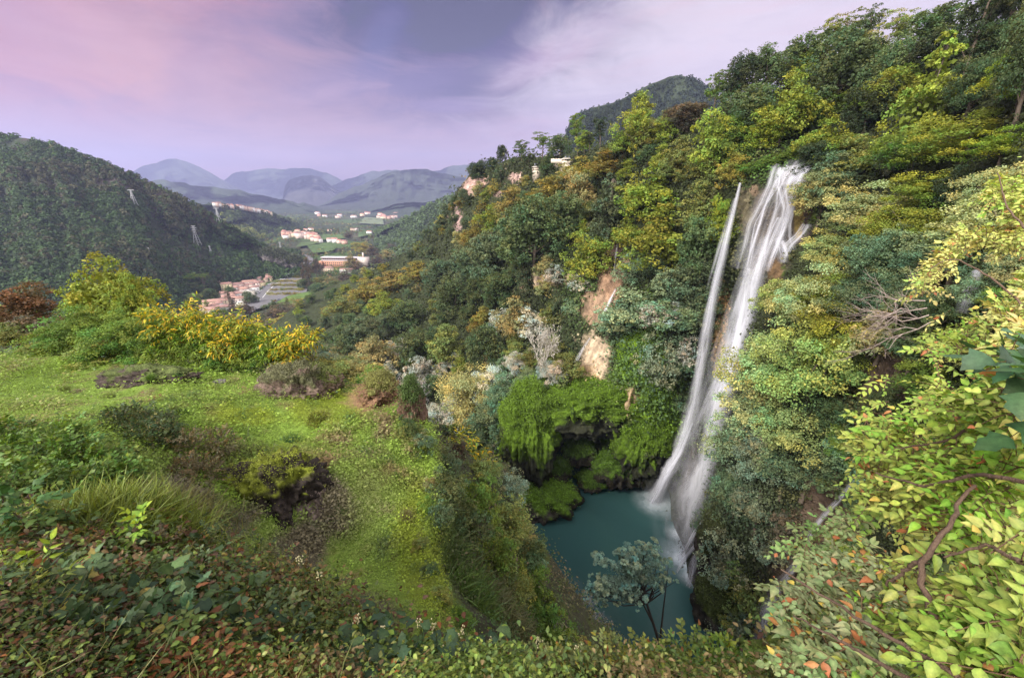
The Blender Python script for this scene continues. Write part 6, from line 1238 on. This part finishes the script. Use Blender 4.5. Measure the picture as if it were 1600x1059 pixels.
# ---------------------------------------------------------------- big shrub at right
def inpoly(px, py, poly):
    poly = np.array(poly, float); c = np.zeros(np.shape(px), bool); j = len(poly) - 1
    for i in range(len(poly)):
        a, b_ = poly[i], poly[j]; c ^= ((a[1] > py) != (b_[1] > py)) & (px < (b_[0] - a[0]) * (py - a[1]) / (b_[1] - a[1] + 1e-9) + a[0]); j = i
    return c
_kd = RBF([(1560,250,5.6),(1420,450,5.2),(1500,300,5.6),(1600,450,4.2),(1440,500,4.4),(1400,560,3.3),(1350,650,2.7),(1450,650,2.1),(1590,560,1.8),(1560,700,1.5),(1400,800,2.1),(1500,800,1.6),(1600,950,1.25),(1450,950,1.6),(1250,900,2.0),(1300,1040,1.5),(1200,1050,1.9),(1560,1059,1.15)], 60)
def shrub_region(label, polys, n_, lsize, colr, seed, cols2, p2, thick=(1.0, 1.5), tw=9, T=LEAFD, main=(), var=.25, name='overhanging_shrub', dirn=(-.75, -.1, .35), sr=.003, gap=1.0):
    r = np.random.default_rng(seed); P_ = []; 
    while len(P_) < n_:
        px = r.uniform(1150, 1720); py = r.uniform(200, 1120)
        if any(inpoly(px, py, q) for q in polys) and (vnoise(np.array([[px / 42.0, py / 34.0, seed * 1.7]]))[0] > (.40 + .22 * r.random()) * gap):
            k = float(_kd(np.array([px]), np.array([py]))[0]) * r.uniform(*thick) ; Yv = k * float(DIR(px, py)[2]); P_.append(W(px, py, Yv))
    P0 = np.array(P_); D_ = norm(np.array(dirn) + r.normal(size=P0.shape) * .8); ls = lsize; L_ = ls * tw * .42
    s = np.linspace(0, 1, tw)[None, :, None]; S_ = norm(np.cross(D_, [0, 0, 1.0] + r.normal(size=D_.shape) * .35)); sgn = np.where(np.arange(tw) % 2 == 0, 1, -1)[None, :, None]
    base = P0[:, None] + D_[:, None] * s * L_ - np.array([0, 0, 1]) * s ** 2 * L_ * .3
    ld = norm(S_[:, None] * sgn * (1 - .8 * s ** 4) + D_[:, None] * (.4 + .8 * s ** 4) + r.normal(size=base.shape) * .15 + [0, 0, -.1])
    Nn = norm(np.cross(S_, D_)); Nn = np.where(Nn[:, 2:] < 0, -Nn, Nn); NN = norm(Nn[:, None] + r.normal(size=base.shape) * .3 + [-.1, -.25, .2]); X_ = norm(np.cross(ld, NN)); NN = np.cross(X_, ld)
    sz = (ls * r.uniform(.55, 1.3, (n_, 1)) * r.uniform(.65, 1.2, (n_, tw)) * (.7 + .45 * np.sin(np.linspace(.4, 2.7, tw)))[None]).ravel()
    nz_ = fbm(P0, 2.2, 3, seed)[:, None, None]; tint = 1 + nz_ * np.array([.45, .05, .8]) + r.normal(size=(n_, 1, 1)) * np.array([.16, .04, .12]); cc = np.array(colr) * tint * r.uniform(1 - var, 1 + var, (n_, 1, 1)) * r.uniform(.85, 1.15, (n_, tw, 1)); m_ = r.random((n_, tw)) < p2 * (.6 + 2 * (nz_[..., 0] > .2)); cc = np.where(m_[..., None], np.array(cols2)[r.integers(0, len(cols2), (n_, tw))], cc)
    R_ = np.stack([X_, ld, NN], 2).reshape(-1, 3, 3); R_ = R_ * np.stack([r.uniform(.65, 1.25, len(R_)), np.ones(len(R_)), r.uniform(-.8, 3.0, len(R_))], -1)[:, :, None]
    V, Fn, c = stamp(T, base.reshape(-1, 3), R_, sz, np.clip(cc.reshape(-1, 3), .004, .9)); off = np.array(P0.mean(0)); e = empty(name, tuple(off), label, 'shrub'); g = Geo(); g.add(V - off, Fn, c); g.build('leaves', M_LEAFN, e)
    g = Geo(); A = base[:, 0] - D_ * L_ * .35; sd = S_ * sr; up_ = norm(np.cross(D_, S_)) * sr; V = []
    for q in range(0, tw, 2):
        pass
    mid = base[:, tw // 2]; B = base[:, -1]; V = np.stack([A + sd, A - sd, A + up_, mid + sd * .8, mid - sd * .8, mid + up_ * .8, B + sd * .4, B - sd * .4, B + up_ * .4], 1).reshape(-1, 3) - off
    f = np.array([[0, 1, 4, 3], [1, 2, 5, 4], [2, 0, 3, 5], [3, 4, 7, 6], [4, 5, 8, 7], [5, 3, 6, 8]]); g.add(V, (f[None] + (np.arange(n_) * 9)[:, None, None]).reshape(-1, 4), np.array((.16,.10,.055))); g.build('twigs', M_BARK, e)
    for pts, rad in main:
        Q = np.array([W(a, b_, k * .88 * float(DIR(a, b_)[2])) for a, b_, k in pts]) - off; Q, _ = spline(Q, 22); Q = Q + r.normal(size=Q.shape) * rad * .35; g = Geo(); g.tube(Q, np.linspace(rad, rad * .45, 22), 8, np.array((.13,.085,.06))); g.build('branch', M_BARK, e, smooth=True)
    return e
DRY = [(.34,.17,.07),(.28,.11,.05),(.42,.34,.08)]
shrub_region('pale yellow-green shrub with small leaves high on the right edge', [[(1640,230),(1560,290),(1500,370),(1440,440),(1430,480),(1480,500),(1540,470),(1640,560)]], 900, .062, (.36,.40,.13), 151, DRY + [(.45,.42,.12)], .08, (1.0, 1.35), sr=.004,
             main=[([(1640,520,4.4),(1560,440,4.8),(1490,400,5.2),(1450,420,5.3)], .012), ([(1640,400,4.6),(1570,320,5.3),(1560,270,5.6)], .012)])
shrub_region('large yellow-green leafy shrub overhanging the right foreground', [[(1335,640),(1365,600),(1430,560),(1450,520),(1530,500),(1640,480),(1640,1100),(1360,1100),(1370,950),(1350,860),(1335,780),(1355,735)]], 1500, .044, (.22,.30,.065), 152, DRY, .035, (1.0, 1.55), T=LEAFD,
             main=[([(1478,1059,1.5),(1485,1000,1.52),(1440,930,1.6),(1445,870,1.65),(1490,810,1.7),(1515,755,1.75)], .013), ([(1445,872,1.65),(1415,890,1.75),(1385,915,1.85)], .009), ([(1600,880,1.35),(1540,850,1.5),(1475,870,1.62)], .007), ([(1640,620,1.7),(1560,640,1.9),(1480,690,2.1),(1400,700,2.4)], .008), ([(1640,760,1.4),(1540,740,1.6),(1440,760,1.9),(1370,740,2.2)], .008)])
shrub_region('grey-green small-leaved shrub at the bottom right of the frame', [[(1215,890),(1275,810),(1335,790),(1390,880),(1460,900),(1500,1100),(1220,1100),(1240,1000)]], 520, .038, (.16,.235,.095), 153, DRY, .04, (1.0, 1.35), sr=.0025, name='grey_leaved_shrub',
             main=[([(1500,1059,1.3),(1400,1000,1.5),(1300,940,1.8),(1220,890,2.0)], .008), ([(1420,1059,1.4),(1330,1010,1.6),(1240,960,1.9)], .007)])
shrub_region('big dark green ivy leaves at the right edge above the yellow shrub', [[(1535,560),(1600,520),(1650,530),(1650,650),(1560,640)]], 26, .085, (.05,.10,.06), 154, [(.10,.16,.06)], .2, (.72, .85), tw=3, T=LEAFI, name='ivy_spray')
shrub_region('bright green leafy shoots in the bottom right corner', [[(1500,860),(1640,820),(1640,1100),(1540,1100),(1480,980)]], 190, .046, (.19,.27,.06), 155, DRY, .02, (.92, 1.1), name='leafy_shoots')
# bleached dead branches among the trees at right
r = np.random.default_rng(88); g = Geo(); off = wpt(1445, 470, 26)
def dead(p, d, L, rad, lev):
    q = p + d * L; m_ = (p + q) / 2 + r.normal(size=3) * L * .07; g.tube([p, m_, q], [rad, rad * .8, rad * .55], 4, np.array((.28,.22,.19)) * r.uniform(.8, 1.2))
    if lev: [dead(q if r.random() < .5 else m_, norm(d + r.normal(size=3) * .38), L * r.uniform(.6, .85), rad * .6, lev - 1) for _ in range(2 + (lev > 1))]
for k in range(4): dead(np.array([k * .3, 0, -k * .5]), norm(np.array([-1, -.2, .25 - .2 * k])), 2.2, .05, 4)
o = g.build('dead_branches', M_BARK, smooth=True); o.location = tuple(off); tag(o, 'bleached bare branches sticking out over the ravine at right', 'branches')
# ================================================================ unique labels
grp = {}
for e, px, lb in TREES + NAMED: grp.setdefault(lb, []).append((px, e))
for lb, L in grp.items():
    L.sort(key=lambda t: t[0])
    for k, (px, e) in enumerate(L):
        if len(L) == 1: e['label'] = lb
        elif len(L) == 2: e['label'] = ('left of two: ', 'right of two: ')[k] + lb
        else: e['label'] = ('leftmost ' if k == 0 else 'rightmost ' if k == len(L) - 1 else ordw(k + 1) + ' from left: ') + lb
